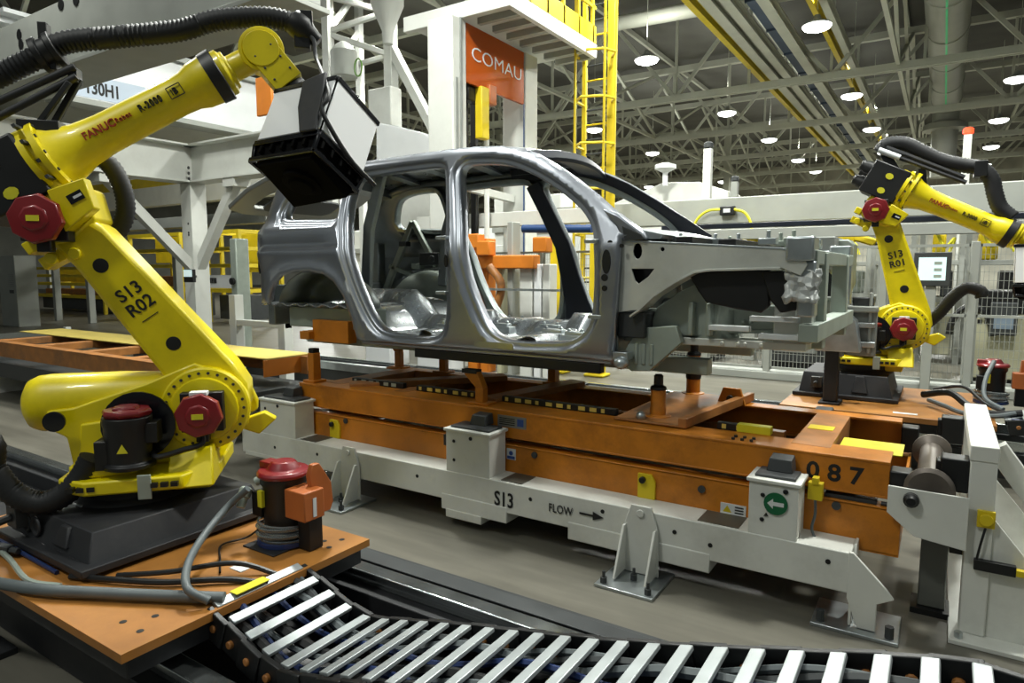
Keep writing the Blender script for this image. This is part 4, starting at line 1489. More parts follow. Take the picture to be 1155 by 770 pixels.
    for v_, c in ((.06, .10), (-.08, .06), (.02, -.10)): b.lathe(F(.0, v_, c), -FA, [(0, .06), (.28, .06), (.30, .05), (.34, .05)], 14)
    mot = b.build('wrist_motors', 'black', root, .012)
    for v_ in (.05, -.09): MB().prism(circ(0, 0, .035, 10, .028), F(-.06, v_, .161), FA, NU, .003 if FA.cross(NU).dot(n) > 0 else -.003).build('motor_label', 'ylabel', mot)
    b = MB().obox(F(-.14, -.33, .05), FA, NU, n, .03, .03, .09).cyl(F(-.1, -.42, .1), F(-.1, -.42, .14), .03, 14).cyl(F(.0, -.45, .1), F(.0, -.45, .14), .03, 14)
    b.obox(F(-.07, -.42, .05), FA, NU, n, .09, .03, .06)
    b.build('elbow_bracket', 'yellow', elbow, .006)
    # ---- forearm
    b = MB().lathe(pJ4, FA, [(.08, .185), (.11, .185), (.115, .165), (.135, .165), (.14, .19), (.17, .19), (.175, .155), (.21, .135), (.30, .108), (.42, .097), (.80, .092), (.88, .097), (.93, .115), (1.0, .122), (1.02, .122)], 32)
    for j in range(12):
        a = 2 * PI * j / 12
        p = (NU * math.cos(a) + n * math.sin(a)) * .174
        b.mark(1).cyl(pJ4 + FA * .17 + p, pJ4 + FA * .178 + p, .009, 6)
    for j in range(4): b.mark(1).obox(F(.125, .16 - .09 * j, .12 + .04 * (j % 2)), FA, NU, n, .008, .008, .05)
    fore = b.build('forearm', ['yellow', 'dgrey'], root)
    sd = n * .099
    text('lettering', 'FANUC', .052, pJ4 + FA * .42 + sd, FA, NU, 'redink', fore, .012, .001, squeeze=.95)
    text('lettering', 'Robot', .032, pJ4 + FA * .545 + sd, FA, NU, 'redink', fore, .012)
    text('lettering', 'R-2000', .05, pJ4 + FA * .69 + sd, FA, NU, 'ink', fore, .012, 0, squeeze=.85)
    text('lettering', 'iB', .045, pJ4 + FA * .82 + sd, FA, NU, 'ink', fore, .012)
    b = MB().beam(F(.79, .028, .099), F(.86, .028, .099), .004, .004, n).beam(F(.79, -.028, .099), F(.86, -.028, .099), .004, .004, n)
    b.beam(F(.79, -.028, .099), F(.79, .028, .099), .004, .004, n).beam(F(.86, -.028, .099), F(.86, .028, .099), .004, .004, n)
    b.build('letter_box', 'ink', fore)
    MB().lathe(pJ4, FA, [(1.0, .128), (1.06, .132), (1.065, .126)], 28).build('dark_ring', 'black', fore)
    # ---- wrist
    b = MB().lathe(pJ4, FA, [(1.06, .115), (1.09, .115), (1.10, .095), (1.115, .095), (1.12, .066), (L4 - .02, .066)], 26)
    b.lathe(J5 - n * .10, n, [(0, .09), (.01, .10), (.15, .10), (.155, .112), (.175, .112), (.178, .092), (.165, .088), (.163, .062), (.185, .058), (.187, .035)], 28)
    for j in range(6):
        a = 2 * PI * j / 6 + .4
        b.mark(1).obox(J5 + n * .066 + (f * math.cos(a) + k * math.sin(a)) * .075, f * math.cos(a) + k * math.sin(a), f * -math.sin(a) + k * math.cos(a), n, .009, .02, .004)
    b.mark(0)
    wrist = b.build('wrist', ['yellow', 'black'], root, .004)
    wd = V(f * .64 - k * .77).normalized()
    wu = n.cross(wd)
    b = MB().obox(J5 + wd * .092, wd, wu, n, .115, .078, .085).lathe(J5 - n * .08, n, [(0, .09), (.17, .09)], 20)
    for s_ in (-.07, .0, .07):
        for v_ in (-.05, .05): b.mark(1).cyl(J5 + wd * (.085 + s_) + wu * v_ + n * .085, J5 + wd * (.085 + s_) + wu * v_ + n * .091, .007, 6)
    b.build('wrist_end', ['yellow', 'dgrey'], wrist, .014)
    b = MB().lathe(J5 + wd * .185, wd, [(0, .062), (.03, .078), (.05, .078), (.055, .066), (.09, .066), (.095, .085), (.125, .085)], 20)
    b.obox(J5 + wd * .24 - wu * .06, wd, wu, n, .04, .04, .05)
    b.build('tool_flange', 'black', wrist, .004)
    return dict(root=root, W=W, F=F, J5=J5, wd=wd, wu=wu, n=n, f=f, k=k, pJ2=pJ2, pJ3=pJ3, pJ4=pJ4, FA=FA, NU=NU, fore=fore, arm=arm, elbow=elbow)


R2 = robot('industrial_robot', 'large yellow robot arm lettered S13 R02 in the left foreground', (-3.554, 1.801, .441), 46.93, .40, .60, 1.15, .27, 1.30, -34.66, 30.44, ('S13', 'R02'), 0, (-.27, .50, -.47, .44))
W, F, f, n, k = R2['W'], R2['F'], R2['f'], R2['n'], R2['k']
root = R2['root']
# corrugated dress-pack hose over the forearm
hs = smooth([W(-.62, -.1, 1.62), W(-.86, -.1, 1.66), W(-.93, -.03, 1.85), W(-.75, 0, 2.08), W(-.472, 0, 2.243), W(-.30, 0, 2.345), W(-.178, 0, 2.42), W(.039, 0, 2.461), (W(.324, 0, 2.515)), W(.52, 0, 2.585), W(.751, 0, 2.618), W(.90, 0, 2.60)], 8)
hose_o = MB().tube(hs, .048, 12, (.022, .008)).build('dress_hose', 'rubber', root, sharp=70)
b = MB().lathe(W(-.26, 0, 2.365), f * .86 + k * .45, [(-.05, .06), (-.05, .085), (-.02, .085), (-.02, .07), (.02, .07), (.02, .085), (.05, .085), (.05, .06)], 16)
b.obox(W(-.27, 0, 2.45), f, n, k, .02, .03, .05)
b.build('hose_clamp', 'black', root, .004)
b = MB().lathe(W(.90, 0, 2.60), f * .8 + k * -.6, [(-.03, .06), (0, .07), (.05, .07), (.08, .05), (.14, .035)], 14).obox(W(.955, .0, 2.62), f, n, k, .03, .04, .04)
b.obox(W(.93, 0, 2.53), f, n, k, .04, .035, .06)
b.build('hose_end', 'black', root, .004)
for (a0, h0), (a1, h1) in (((-.62, 2.03), (-.135, 2.296)), ((-.62, 1.95), (-.13, 2.25))):
    MB().tube([W(a0, .04, h0), W(a1, .04, h1)], .018, 10).build('guide_rod', 'casting', root)
b = MB().obox(W(-.15, .0, 2.26), f, n, k, .02, .04, .035).beam(W(-.13, 0, 2.25), W(-.26, 0, 2.02), .03, .03).beam(W(-.16, .05, 2.22), W(-.33, .05, 1.98), .025, .025).obox(W(-.25, 0, 2.33), f, n, k, .03, .03, .05)
b.obox(W(-.3, 0, 2.0), f, n, k, .09, .08, .03)
b.build('rod_bracket', 'black', root, .004)
MB().tube(smooth([W(-.2, -.22, 1.93), W(-.10, -.24, 1.88), W(-.04, -.24, 1.76), W(-.03, -.24, 1.62), W(-.09, -.24, 1.50), W(-.2, -.24, 1.42)]), .045, 12, (.022, .005)).build('elbow_hose', 'rubber', root, sharp=70)
MB().tube(smooth([W(-1.0, -.25, .52), W(-.86, -.28, .32), W(-.76, -.3, .16), W(-.66, -.3, .07), W(-.5, -.3, .05), W(-.40, -.3, .10), W(-.31, -.3, .22), W(-.28, -.28, .34)]), .05, 12, (.022, .006)).build('base_hose', 'rubber', root, sharp=70)
# the hood
B = V((-2.4978, 2.2034, 2.3903))
px = 1
ea, ec, et = V((-.4098, -.0472, -.0192)), V((-.0270, .3002, -.1628)), V((-.0313, .1539, .2891))
hf = hood(root, B, ea, ec, et, ea.length, ec.length, et.length)
hf.name = 'vision_hood'
fl = R2['J5'] + R2['wd'] * .31
b = MB()
t0 = B + ea.normalized() * .05 + et.normalized() * .02 - ec.normalized() * .012
e1, e3 = ea.normalized(), et.normalized()
top = fl
e2 = ec.normalized()
hx_ = lambda s_, h_: B + e1 * s_ + e3 * h_ - e2 * .035
b.prism([(.0, .0), (.10, -.0), (.17, .16), (.20, .33), (.06, .36), (.03, .2)], B - e2 * .03, e1, e3, .016)
b.obox(fl, R2['wd'], R2['wu'], n, .03, .09, .09)
b.obox(fl + R2['wu'] * .12 + R2['wd'] * .02, R2['wd'], R2['wu'], n, .03, .06, .03)
b.beam(fl + R2['wu'] * .1, fl + R2['wu'] * .23, .03, .02).beam(fl - R2['wu'] * .05, fl - R2['wu'] * .16 - R2['wd'] * .05, .03, .03)
b.beam(fl, B + et.normalized() * (et.length * px) + ec.normalized() * .15, .05, .05)
b.build('tool_bracket', 'casting', root, .006)
cb = [W(.95, 0, 2.56), W(.99, .06, 2.50), W(1.0, .12, 2.40), B + e3 * .22 - ec.normalized() * .02, B + e3 * .12 - ec.normalized() * .03, B + e3 * .05 + ec.normalized() * .05 - e1 * .02, B + ec.normalized() * .22 - e1 * .025, B + ec.normalized() * .42 - e1 * .02]
MB().tube(smooth(cb), .011, 8).build('tool_cable', 'casting', root)

R1 = robot('industrial_robot', 'yellow robot arm lettered S13 R01 on the far side, at right', (-.652, 7.377, .546), 1.8, .36, .67, 1.13, .27, 1.28, -14.57, -27.26, ('S13', 'R01'), 0, (-.48, .32, -.44, .40))
W, F, f, n, k = R1['W'], R1['F'], R1['f'], R1['n'], R1['k']
root = R1['root']


def in_plane(px_, py_, c):
    o = W(0, c, 0)
    d = at(px_, py_, Y=5) - cam.location
    return cam.location + d * ((o - cam.location).dot(n) / d.dot(n))


MB().tube(smooth([in_plane(*q, 0) for q in ((992, 172), (1000, 163), (1020, 162), (1040, 171), (1062, 181), (1085, 186), (1106, 190), (1118, 202), (1122, 218), (1128, 234), (1142, 246))]), .062, 12, (.03, .006)).build('dress_hose', 'rubber', root, sharp=70)
for p, q in (((994, 170), (1090, 206)), ((1000, 166), (1088, 200))):
    MB().tube([in_plane(*p, .05), in_plane(*q, .05)], .02, 8).build('guide_rod', 'casting', root)
MB().tube([in_plane(991, 169, .07), in_plane(1015, 178, .07)], .028, 10).build('rod_sleeve', 'white_clean', root)
b = MB().beam(in_plane(998, 174, 0), in_plane(1012, 196, 0), .06, .08).beam(in_plane(1040, 190, 0), in_plane(1042, 212, 0), .06, .06).obox(in_plane(1000, 168, 0), f, n, k, .05, .06, .06).obox(in_plane(1106, 191, 0), f, n, k, .05, .07, .07)
b.each('rod_bracket', 'black', root, .005)
MB().tube(smooth([in_plane(*q, -.3) for q in ((1045, 365), (1060, 352), (1075, 335), (1090, 325), (1105, 328), (1108, 335))]), .055, 12, (.026, .005)).build('base_hose', 'rubber', root, sharp=70)
fr = hood(root, in_plane(1143, 322, .25), (.96, -.25, .0), (.25, .96, .0), (-.03, 0, 1), .4, .32, .34)
fr.name = 'vision_hood'
MB().beam(R1['J5'] + R1['wd'] * .3, in_plane(1143, 322, .25) + V((.22, .1, .36)), .1, .1).build('tool_bracket', 'casting', root, .006)
W, F, f, n, k = R2['W'], R2['F'], R2['f'], R2['n'], R2['k']
for o in [o for o in kids(R2['root']) if o.name.startswith('base_hose')]: bpy.data.objects.remove(o)
pts = [W(-1.25, .1, -.04), W(-1.32, .2, .12)] + [in_plane(*q, .30) for q in ((-30, 500), (-8, 530), (15, 556), (45, 567), (72, 558), (92, 538), (104, 516))]
MB().tube(smooth(pts), .052, 12, (.022, .006)).build('base_hose', 'rubber', R2['root'], sharp=70)
# ============================================ robot carriages, tracks, chains
def holes_plate(b, pts, z, r=.014):
    for x, y in pts: b.mark(1).cyl((x, y, z + .0005), (x, y, z + .0015), r, 10)
    b.mark(0)
    return b


# ---- left track bed and its carriage plate
t = thing('robot_track', (-3.2, 1.75, 0), 'dark steel track bed under the orange plate of the left robot', 'robot track')
b = MB().box(-9, .6, 1.25, 1.45, 0, .16).box(-9, .6, 2.25, 2.45, 0, .16)
b.each('bed_beam', 'casting', t, .006)
MB().box(-9, .6, 1.45, 2.25, 0, .05).build('bed_pan', 'casting', t)
for y in (1.35, 2.35):
    b = MB().box(-9, .6, y - .03, y + .03, .16, .20).box(-9, .6, y - .045, y + .045, .20, .235)
    b.build('guide_rail', 'polish', t, .006)
b = MB()
for kk in range(9):
    x = -7.6 + kk * 1.0
    MB().box(x - .12, x + .12, 1.05, 1.2, 0, .03).build('bed_foot', 'casting', t, .003)
# trough for the chain, on the car side
b = MB().box(-4.2, .9, 2.50, 2.52, 0, .20).box(-4.2, .9, 2.46, 2.56, .195, .205)
b.each('chain_trough', 'dgrey', t, .003)
b = MB().box(-4.2, .9, 2.56, 2.75, .05, .07).tube([(-4.2, 2.60, .10), (.9, 2.60, .10)], .014, 8).tube([(-4.2, 2.665, .10), (.9, 2.665, .10)], .010, 8).box(-4.2, .9, 2.70, 2.78, .06, .085)
b.each('trough_rail', 'dgrey', t, .002)
MB().tube([(-4.2, 2.635, .12), (.9, 2.635, .12)], .011, 8).build('bright_rod', 'polish', t)
b = MB()
for kk in range(16): MB().box(-3.9 + .3 * kk, -3.87 + .3 * kk, 2.48, 2.52, .09, .15).build('trough_bracket', 'grey', t, .002)

t = thing('robot_carriage', (-3.2, 1.7, .235), 'orange carriage plate with dark edge beneath the left robot', 'carriage plate')
b = MB().box(-4.25, -2.33, 1.10, 2.30, .385, .42)
holes_plate(b, [(-2.55 + .06 * i, 1.22 + .09 * (i % 2)) for i in range(3)] + [(-2.44, 2.22), (-2.5, 2.16), (-2.42, 2.12), (-4.0, 1.2), (-4.1, 1.3)], .42)
b.build('plate', ['orange_plate', 'black'], t, .004)
b = MB().box(-4.22, -2.36, 1.13, 2.27, .30, .386)
b.build('under_frame', 'casting', t, .004)
for x in (-4.0, -2.7):
    for y in (1.35, 2.3): MB().box(x - .12, x + .12, y - .07, y + .07, .236, .302).build('bearing_block', 'casting', t, .006)
MB().box(-2.78, -2.55, 1.90, 2.15, .42, .428).build('motor_plate', 'casting', t, .003)
MB().box(-2.62, -2.54, 1.72, 1.80, .42, .424).build('note', 'sticker', t)

t = thing('drive_motor', (-2.66, 2.06, .42), 'black drive motor with red cap on the orange carriage plate', 'motor')
mx, my = -2.66, 2.06
b = MB().lathe((mx, my, .428), (0, 0, 1), [(0, .10), (.03, .115), (.06, .115), (.07, .10), (.28, .10), (.30, .112), (.33, .112)], 22)
b.box(mx - .12, mx - .05, my - .10, my - .03, .56, .68)
b.build('motor_body', 'black', t, .004)
b = MB().lathe((mx, my, .758), (0, 0, 1), [(0, .122), (.015, .128), (.03, .118), (.034, .08), (.05, .07), (.07, .055), (.072, .0)], 20)
b.box(mx - .12, mx + .02, my - .05, my + .02, .785, .82)
b.build('motor_cap', 'red', t, .004)
MB().box(mx - .05, mx - .018, my - .118, my - .10, .62, .70).build('label', 'ylabel', t)
b = MB()
for j in range(5):
    b.lathe((mx, my, .45 + .018 * j), (.05 * (-1) ** j, .04, 1), [(0, .128 + .006 * (j % 2)), (.014, .134 + .006 * (j % 2)), (.018, .126)], 26, cap=False)
b.build('film_wrap', 'film', t)
MB().lathe((mx, my, .43), (0, 0, 1), [(0, .135), (.02, .135), (.024, .12)], 22).build('blue_ring', 'cable_blue', t)
t = thing('terminal_box', (-2.5, 2.1, .53), 'orange terminal box with white strip on a bracket beside the drive motor', 'box')
b = MB().box(-2.56, -2.42, 1.98, 2.10, .585, .725)
b.build('box_body', 'redbox', t, .006)
MB().box(-2.421, -2.417, 2.03, 2.05, .60, .69).build('label', 'sticker', t)
b = MB().prism([(2.08, .58), (2.18, .58), (2.20, .62), (2.19, .72), (2.12, .83), (2.08, .83), (2.06, .78)], (-2.50, 0, 0), (0, 1, 0), Zd, .03)
b.build('bracket', 'redbox', t, .004)
b = MB().box(-2.53, -2.45, 2.03, 2.11, .424, .586)
b.build('stand', 'black', t, .003)

# ---- energy chains
def chain(name, label, prof, y0, y1, pitch, n0=0, yw=None, lens=True):
    """prof = (x, z) points of the top run; the links follow it"""
    t = thing(name, (prof[0][0], (y0 + y1) / 2, 0), label, 'cable chain')
    P = resample([V((x, 0, z)) for x, z in smooth2(prof)], pitch)
    for side, y in (('near', y0), ('far', y1)):
        b = MB()
        for i in range(len(P) - 1):
            p, q = P[i], P[i + 1]
            d = (q - p).normalized()
            nn = V((-d.z, 0, d.x))
            c = (p + q) / 2 - nn * .065
            b.obox(c + V((0, y + (.008 if i % 2 else 0), 0)), d, (0, 1, 0), nn, pitch * .56, .012, .06)
            b.mark(1).cyl(c + V((0, y - .02, 0)), c + V((0, y + .02, 0)), .016, 10)
            b.mark(0)
        b.build('side_links', ['black', 'orange_worn_dim'], t, .004)
    for i in range(len(P)):
        p = P[i]
        d = (P[min(i + 1, len(P) - 1)] - P[max(i - 1, 0)]).normalized()
        nn = V((-d.z, 0, d.x))
        MB().obox(p + V((0, (y0 + y1) / 2, 0)) - nn * .006, d, (0, 1, 0), nn, .021, (y1 - y0) / 2 - .02, .008).build('cross_bar', 'steelbar', t, .003)
    MBs = []
    for m_, yy, r in (('cable_blue', .25, .015), ('black', .4, .022), ('cable_blue', .62, .013), ('hose', .75, .018), ('black', .12, .02), ('hose', .88, .013), ('dgrey', .82, .016), ('hose', .34, .012)):
        y = y0 + (y1 - y0) * yy
        pts = []
        for i in range(0, len(P)):
            d = (P[min(i + 1, len(P) - 1)] - P[max(i - 1, 0)]).normalized()
            pts.append(P[i] - V((-d.z, 0, d.x)) * (.05 + .02 * math.sin(i * .9 + yy * 20)) + V((0, y + .012 * math.sin(i * .7 + yy * 9), 0)))
        MB().tube(smooth(pts, 2), r, 6).build('cable', m_, t)
    b = MB().grid(lambda i, j: (lambda p, d: V((p.x + d.z * .128, y0 + (y1 - y0) * j, p.z - d.x * .128)))(P[int(i)], (P[min(int(i) + 1, len(P) - 1)] - P[max(int(i) - 1, 0)]).normalized()), range(len(P)), (0, 1))
    o = b.build('bottom_web', 'black', t)
    md = o.modifiers.new('thickness', 'SOLIDIFY'); md.thickness = .006
    return t


def smooth2(pts):
    return [(p.x, p.z) for p in smooth([V((x, 0, z)) for x, z in pts], 6)]


c = chain('cable_chain', 'black cable chain with silver cross bars sweeping along the bottom foreground',
          [(-2.36, .43), (-2.20, .375), (-2.04, .325), (-1.90, .318), (-1.54, .404), (-.9, .54), (-.48, .646), (-.05, .763), (.08, .79), (.18, .80), (.30, .765), (.38, .67), (.40, .55), (.36, .42), (.24, .33), (.0, .29)], 1.46, 1.92, .107)
bar0 = [o for o in kids(c) if o.name.startswith('cross_bar')][0]
MB().box(-2.385, -2.335, 1.56, 1.72, .441, .444).build('yellow_tape', 'ylabel', c)
# cables lying on the plate
for lab, pts, r, m_, seg in (
        ('thick grey hose lying across the front of the orange plate', [(-4.3, .95, .40), (-3.6, 1.02, .43), (-3.1, 1.12, .45), (-2.8, 1.26, .45), (-2.5, 1.42, .45), (-2.36, 1.52, .44)], .024, 'hose', 12),
        ('grey hose looping down from the drive motor to the chain', [(-2.72, 1.90, .72), (-2.80, 1.84, .63), (-2.74, 1.68, .56), (-2.60, 1.52, .53), (-2.45, 1.42, .50), (-2.37, 1.46, .45)], .017, 'hose', 10),
        ('black cable running beside the grey hose on the orange plate', [(-3.1, 1.28, .435), (-2.9, 1.36, .44), (-2.7, 1.46, .44), (-2.5, 1.62, .44), (-2.35, 1.72, .42)], .014, 'black', 8),
        ('second black cable curving over the orange plate into the chain', [(-2.95, 1.4, .43), (-2.75, 1.52, .45), (-2.55, 1.7, .47), (-2.36, 1.8, .42)], .012, 'black', 8),
        ('thin black wire curling from the drive motor over the plate', [(-2.74, 1.98, .5), (-2.82, 1.95, .44), (-2.86, 1.84, .43), (-2.72, 1.74, .43), (-2.6, 1.66, .43)], .005, 'black', 6),
        ('dark green cable at the left edge of the orange plate', [(-4.1, 1.12, .43), (-3.8, 1.22, .44), (-3.5, 1.2, .45), (-3.2, 1.16, .44), (-3.05, 1.22, .43)], .012, 'greygreen', 8),
        ('blue cable among the connectors beside the black robot base', [(-4.3, 1.22, .45), (-4.1, 1.25, .50), (-3.9, 1.24, .48), (-3.6, 1.27, .44), (-3.2, 1.27, .43)], .010, 'cable_blue', 8)):
    tag(MB().tube(smooth(pts), r, seg).build('cable', m_), lab, 'cable')
b = MB().lathe((-2.80, 1.95, .70), (.2, -.6, -1), [(0, .02), (.01, .03), (.05, .03), (.055, .022), (.10, .02)], 12).cyl((-2.78, 1.99, .72), (-2.72, 2.03, .75), .022, 10)
tag(b.build('cable_plug', 'greygreen'), 'dark green plug on the side of the drive motor', 'plug')
for x, y, rz in ((-4.02, 1.05, .3), (-3.86, 1.13, .25), (-3.72, 1.19, .2)):
    b = MB().beam((x, y, .46), (x + .14, y + .05, .455), .04, .04).cyl((x + .14, y + .05, .455), (x + .18, y + .064, .452), .016, 8)
    tag(b.build('cable_plug', 'dgrey', bevel=.003), 'black cable connector lying beside the left robot base', 'plug', 'connectors beside the left robot base')
# low cable duct at the very bottom left
b = MB().box(-3.9, -2.2, .62, .80, 0, .08)
for kk in range(17): b.mark(1).box(-3.86 + .1 * kk, -3.82 + .1 * kk, .64, .78, .0805, .083)
tag(b.build('floor_duct', ['dgrey', 'hose'], bevel=.003), 'slotted dark floor duct in the bottom left corner', 'duct')

# ---- far track with its plate and chain
t = thing('robot_track', (-2, 7.3, 0), 'grey track bed behind the skid, carrying the right robot', 'robot track')
for y in (6.95, 7.75): MB().box(-12, 5, y - .1, y + .1, 0, .22).each('bed_beam', 'dgrey', t, .005)
for y in (6.95, 7.75): MB().box(-12, 5, y - .035, y + .035, .22, .30).build('guide_rail', 'polish', t, .004)
MB().box(-12, -1.25, 6.20, 6.50, 0, .42).box(-12, -1.25, 6.5, 6.52, .42, .50).each('chain_trough', 'dgrey', t, .004)
MB().box(-12, -1.3, 6.16, 6.24, .42, .52).build('bright_rail', 'galv', t, .006)
b = MB()
for kk in range(60):
    b.box(-8.0 + .11 * kk, -7.95 + .11 * kk, 6.26, 6.48, .425, .44)
b.each('chain_bar', 'steelbar', t)
MB().box(1.1, 5, 6.1, 6.5, 0, .36).box(1.1, 5, 6.05, 6.55, .36, .40).each('trough_wall', 'dgrey', t, .004)
t = thing('robot_carriage', (-.4, 7, .3), 'orange carriage plate under the right robot beyond the 087 skid', 'carriage plate')
b = MB().prism([(-1.20, 6.36), (.42, 6.36), (.42, 7.95), (-1.20, 7.95)], (0, 0, .49), (1, 0, 0), (0, 1, 0), .05)
b.build('plate', 'orange_plate', t, .006)
MB().box(-1.1, .35, 6.9, 7.9, .303, .49).build('under_frame', 'casting', t, .005)
MB().box(-.30, -.12, 6.46, 6.52, .54, .543).build('note', 'sticker', t)
t = dup([o for o in bpy.data.objects if o.get('label', '').startswith('black drive motor')][0], (.42, 7.35, .55), label='black drive motor with red cap beside the right robot, before the mesh fence')
t = dup([o for o in bpy.data.objects if o.get('label', '').startswith('orange terminal box')][0], (.62, 7.36, .66), label='orange terminal box beside the right robot, before the mesh fence')
c = chain('cable_chain', 'black cable chain with pale cross bars at the right edge behind the white stand',
          [(.50, .56), (.7, .59), (.9, .58), (1.3, .58), (1.8, .58), (2.4, .58)], 6.56, 6.98, .12)
for lab, pts, r, m_ in (
        ('thick black hose looping on the plate right of the far robot', [(-.1, 7.1, .62), (.1, 6.95, .68), (.25, 6.8, .60), (.42, 6.7, .57), (.6, 6.7, .6)], .03, 'black'),
        ('grey hose looping on the plate right of the far robot', [(-.05, 6.95, .60), (.08, 6.75, .59), (.2, 6.62, .57), (.4, 6.6, .57), (.55, 6.66, .6)], .02, 'hose'),
        ('grey cable rising to the far drive motor', [(.42, 7.25, .95), (.36, 7.1, .8), (.36, 6.95, .66), (.48, 6.8, .6)], .018, 'hose'),
        ('thin black cable on the edge of the far orange plate', [(-.02, 7.2, .66), (.2, 7.1, .72), (.36, 6.9, .62), (.5, 6.75, .58)], .014, 'black')):
    tag(MB().tube(smooth(pts), r, 8).build('cable', m_), lab, 'cable')
# ==================================================== machines behind the line
def frame(name, label, cat, x0, x1, y0, y1, z1, m_='white_bg', w_=.10, rails=(), panels=(), group=None, z0=0.0):
    """open machine frame: posts and top rails as one welded frame, panels as parts"""
    t = thing(name, ((x0 + x1) / 2, (y0 + y1) / 2, 0), label, cat, group)
    b = MB()
    for x in (x0, x1):
        for y in (y0, y1): b.box(x - w_ / 2, x + w_ / 2, y - w_ / 2, y + w_ / 2, 0, z1)
    for z in (z1 - w_ / 2, *rails):
        for y in (y0, y1): b.box(x0, x1, y - w_ * .4, y + w_ * .4, z - w_ / 2, z + w_ / 2)
        for x in (x0, x1): b.box(x - w_ * .4, x + w_ * .4, y0, y1, z - w_ / 2, z + w_ / 2)
    b.build('frame', m_, t, .004)
    for (xa, xb, za, zb, y, pm) in panels:
        MB().box(xa, xb, y - .015, y + .015, za, zb).build('panel', pm, t, .003)
    return t


# ---- left gantry: post, girders, knee braces
gy = 9.0
GX = at(222, 300, Y=gy).x
zb, zt = at(222, 208, X=GX).z, at(222, 166, X=GX).z
t = thing('gantry_frame', (GX, gy, 0), 'white steel gantry with bolted post and two knee braces left of the car', 'gantry')
b = MB().box(GX - .19, GX + .19, gy - .19, gy + .19, 0, zb)
b.mark(1)
for dz in (-.9, -1.1, -1.15): b.cyl((GX + .06, gy - .191, zb + dz), (GX + .06, gy - .197, zb + dz), .03, 8)
b.build('post', ['white_bg', 'dgrey'], t, .006)
MB().box(GX - .45, GX + .45, gy - .45, gy + .45, 0, .03).build('foot_plate', 'white_bg', t)
b = MB().ibeam((GX, gy - 12, (zb + zt) / 2), (GX, gy, (zb + zt) / 2), .5, zt - zb, .04)
b.build('girder', 'white_bg', t, .004)
b = MB().ibeam((GX, gy, (zb + zt) / 2), (GX + 4.5, gy, (zb + zt) / 2), .45, zt - zb, .04)
b.build('girder', 'white_bg', t, .004)
for d in ((0, -1.9), (1.6, 0)):
    b = MB().beam((GX, gy, zb - 2.0), (GX + d[0], gy + d[1], zb - .05), .2, .2)
    b.obox((GX + d[0], gy + d[1], zb - .08), (1, 0, 0), (0, 1, 0), (0, 0, 1), .2, .2, .1)
    b.build('knee_brace', 'white_bg', t, .004)
b = MB()
for dz in (.08, .2, .32): b.cyl((GX + .19, gy - .19, zb + dz), (GX + .19, gy - .21, zb + dz), .035, 8)
b.build('bolt_row', 'dgrey', t)
# long lettered fascia girder above it
FX = at(217, 119, Y=8.6).x
zl, zu = at(217, 119, X=FX).z - .3, at(212, 74, X=FX).z
ya, yb2 = 6.0, at(338, 148, X=FX).y
t = thing('mezzanine', (FX - 2, (ya + yb2) / 2, zl), 'white mezzanine girder lettered 130H1 above the gantry at upper left', 'mezzanine')
MB().box(FX - .25, FX, ya, yb2, zl, zu).build('fascia', 'white_clean', t, .01)
MB().box(FX - 6, FX - .25, ya, yb2, zl + .15, zl + .3).build('deck', 'white_bg', t, .01)
MB().box(FX - .5, FX + .12, ya, yb2, zu, zu + .10).build('top_flange', 'grey_bg', t, .006)
MB().box(FX - .5, FX + .004, ya, yb2, zl - .10, zl).build('bottom_flange', 'grey_bg', t, .006)
p0, p1 = at(80, 96, X=FX + .004), at(165, 122, X=FX + .004)
MB().box(FX, FX + .006, max(p0.y, 6.05), p1.y, p0.z - .16, p0.z + .26).build('name_band', mat('band_blue', '#b9c6d6', .5, 0, .03, 3), t)
pm_ = at(116, 102, X=FX + .008)
text('lettering', '130H1', .33, (FX + .009, pm_.y, pm_.z), (0, 1, 0), (0, 0, 1), 'ink', t, .006, .008, squeeze=.72)
# grey cross girder nearest to the camera
CY = 5.2
zl2, zu2 = at(145, 51, Y=CY).z, at(40, 14, Y=CY).z
t = thing('cross_girder', (-14, CY, zl2), 'deep grey steel girder with bolt holes crossing the upper left corner', 'girder')
xe = at(322, -20, Y=CY).x
b = MB().box(-30, xe, CY, CY + .5, zl2, zu2)
b.mark(1)
for px_, py_ in ((22, 39), (24, 50), (69, 5), (86, 0)):
    p = at(px_, py_, Y=CY)
    b.cyl(p, p - V((0, .012, 0)), .09, 10)
b.build('web', ['grey_bg', 'black'], t, .008)
MB().box(-30, xe, CY - .14, CY + .64, zl2 - .06, zl2).build('flange', 'grey_bg', t, .005)
t = thing('rooflight', (-20, CY + 2, 8), 'pale ribbed roof panel above the grey girder in the top left corner', 'panel')
b = MB()
for i in range(14): b.box(-27 + .8 * i, -26.3 + .8 * i, CY + .8, CY + 5, zu2 + .8, zu2 + .92)
b.box(-27.2, -15.6, CY + .8, CY + 5, zu2 + .92, zu2 + 1.0)
b.build('slats', 'white_clean', t)
p = at(297, 108, Y=7.6)
tag(MB().box(p.x - .2, p.x + .2, p.y, p.y + .06, p.z - .32, p.z + .32).build('orange_screen', 'orange_bg', bevel=.01), 'small bright orange panel seen under the robot wrist', 'panel')
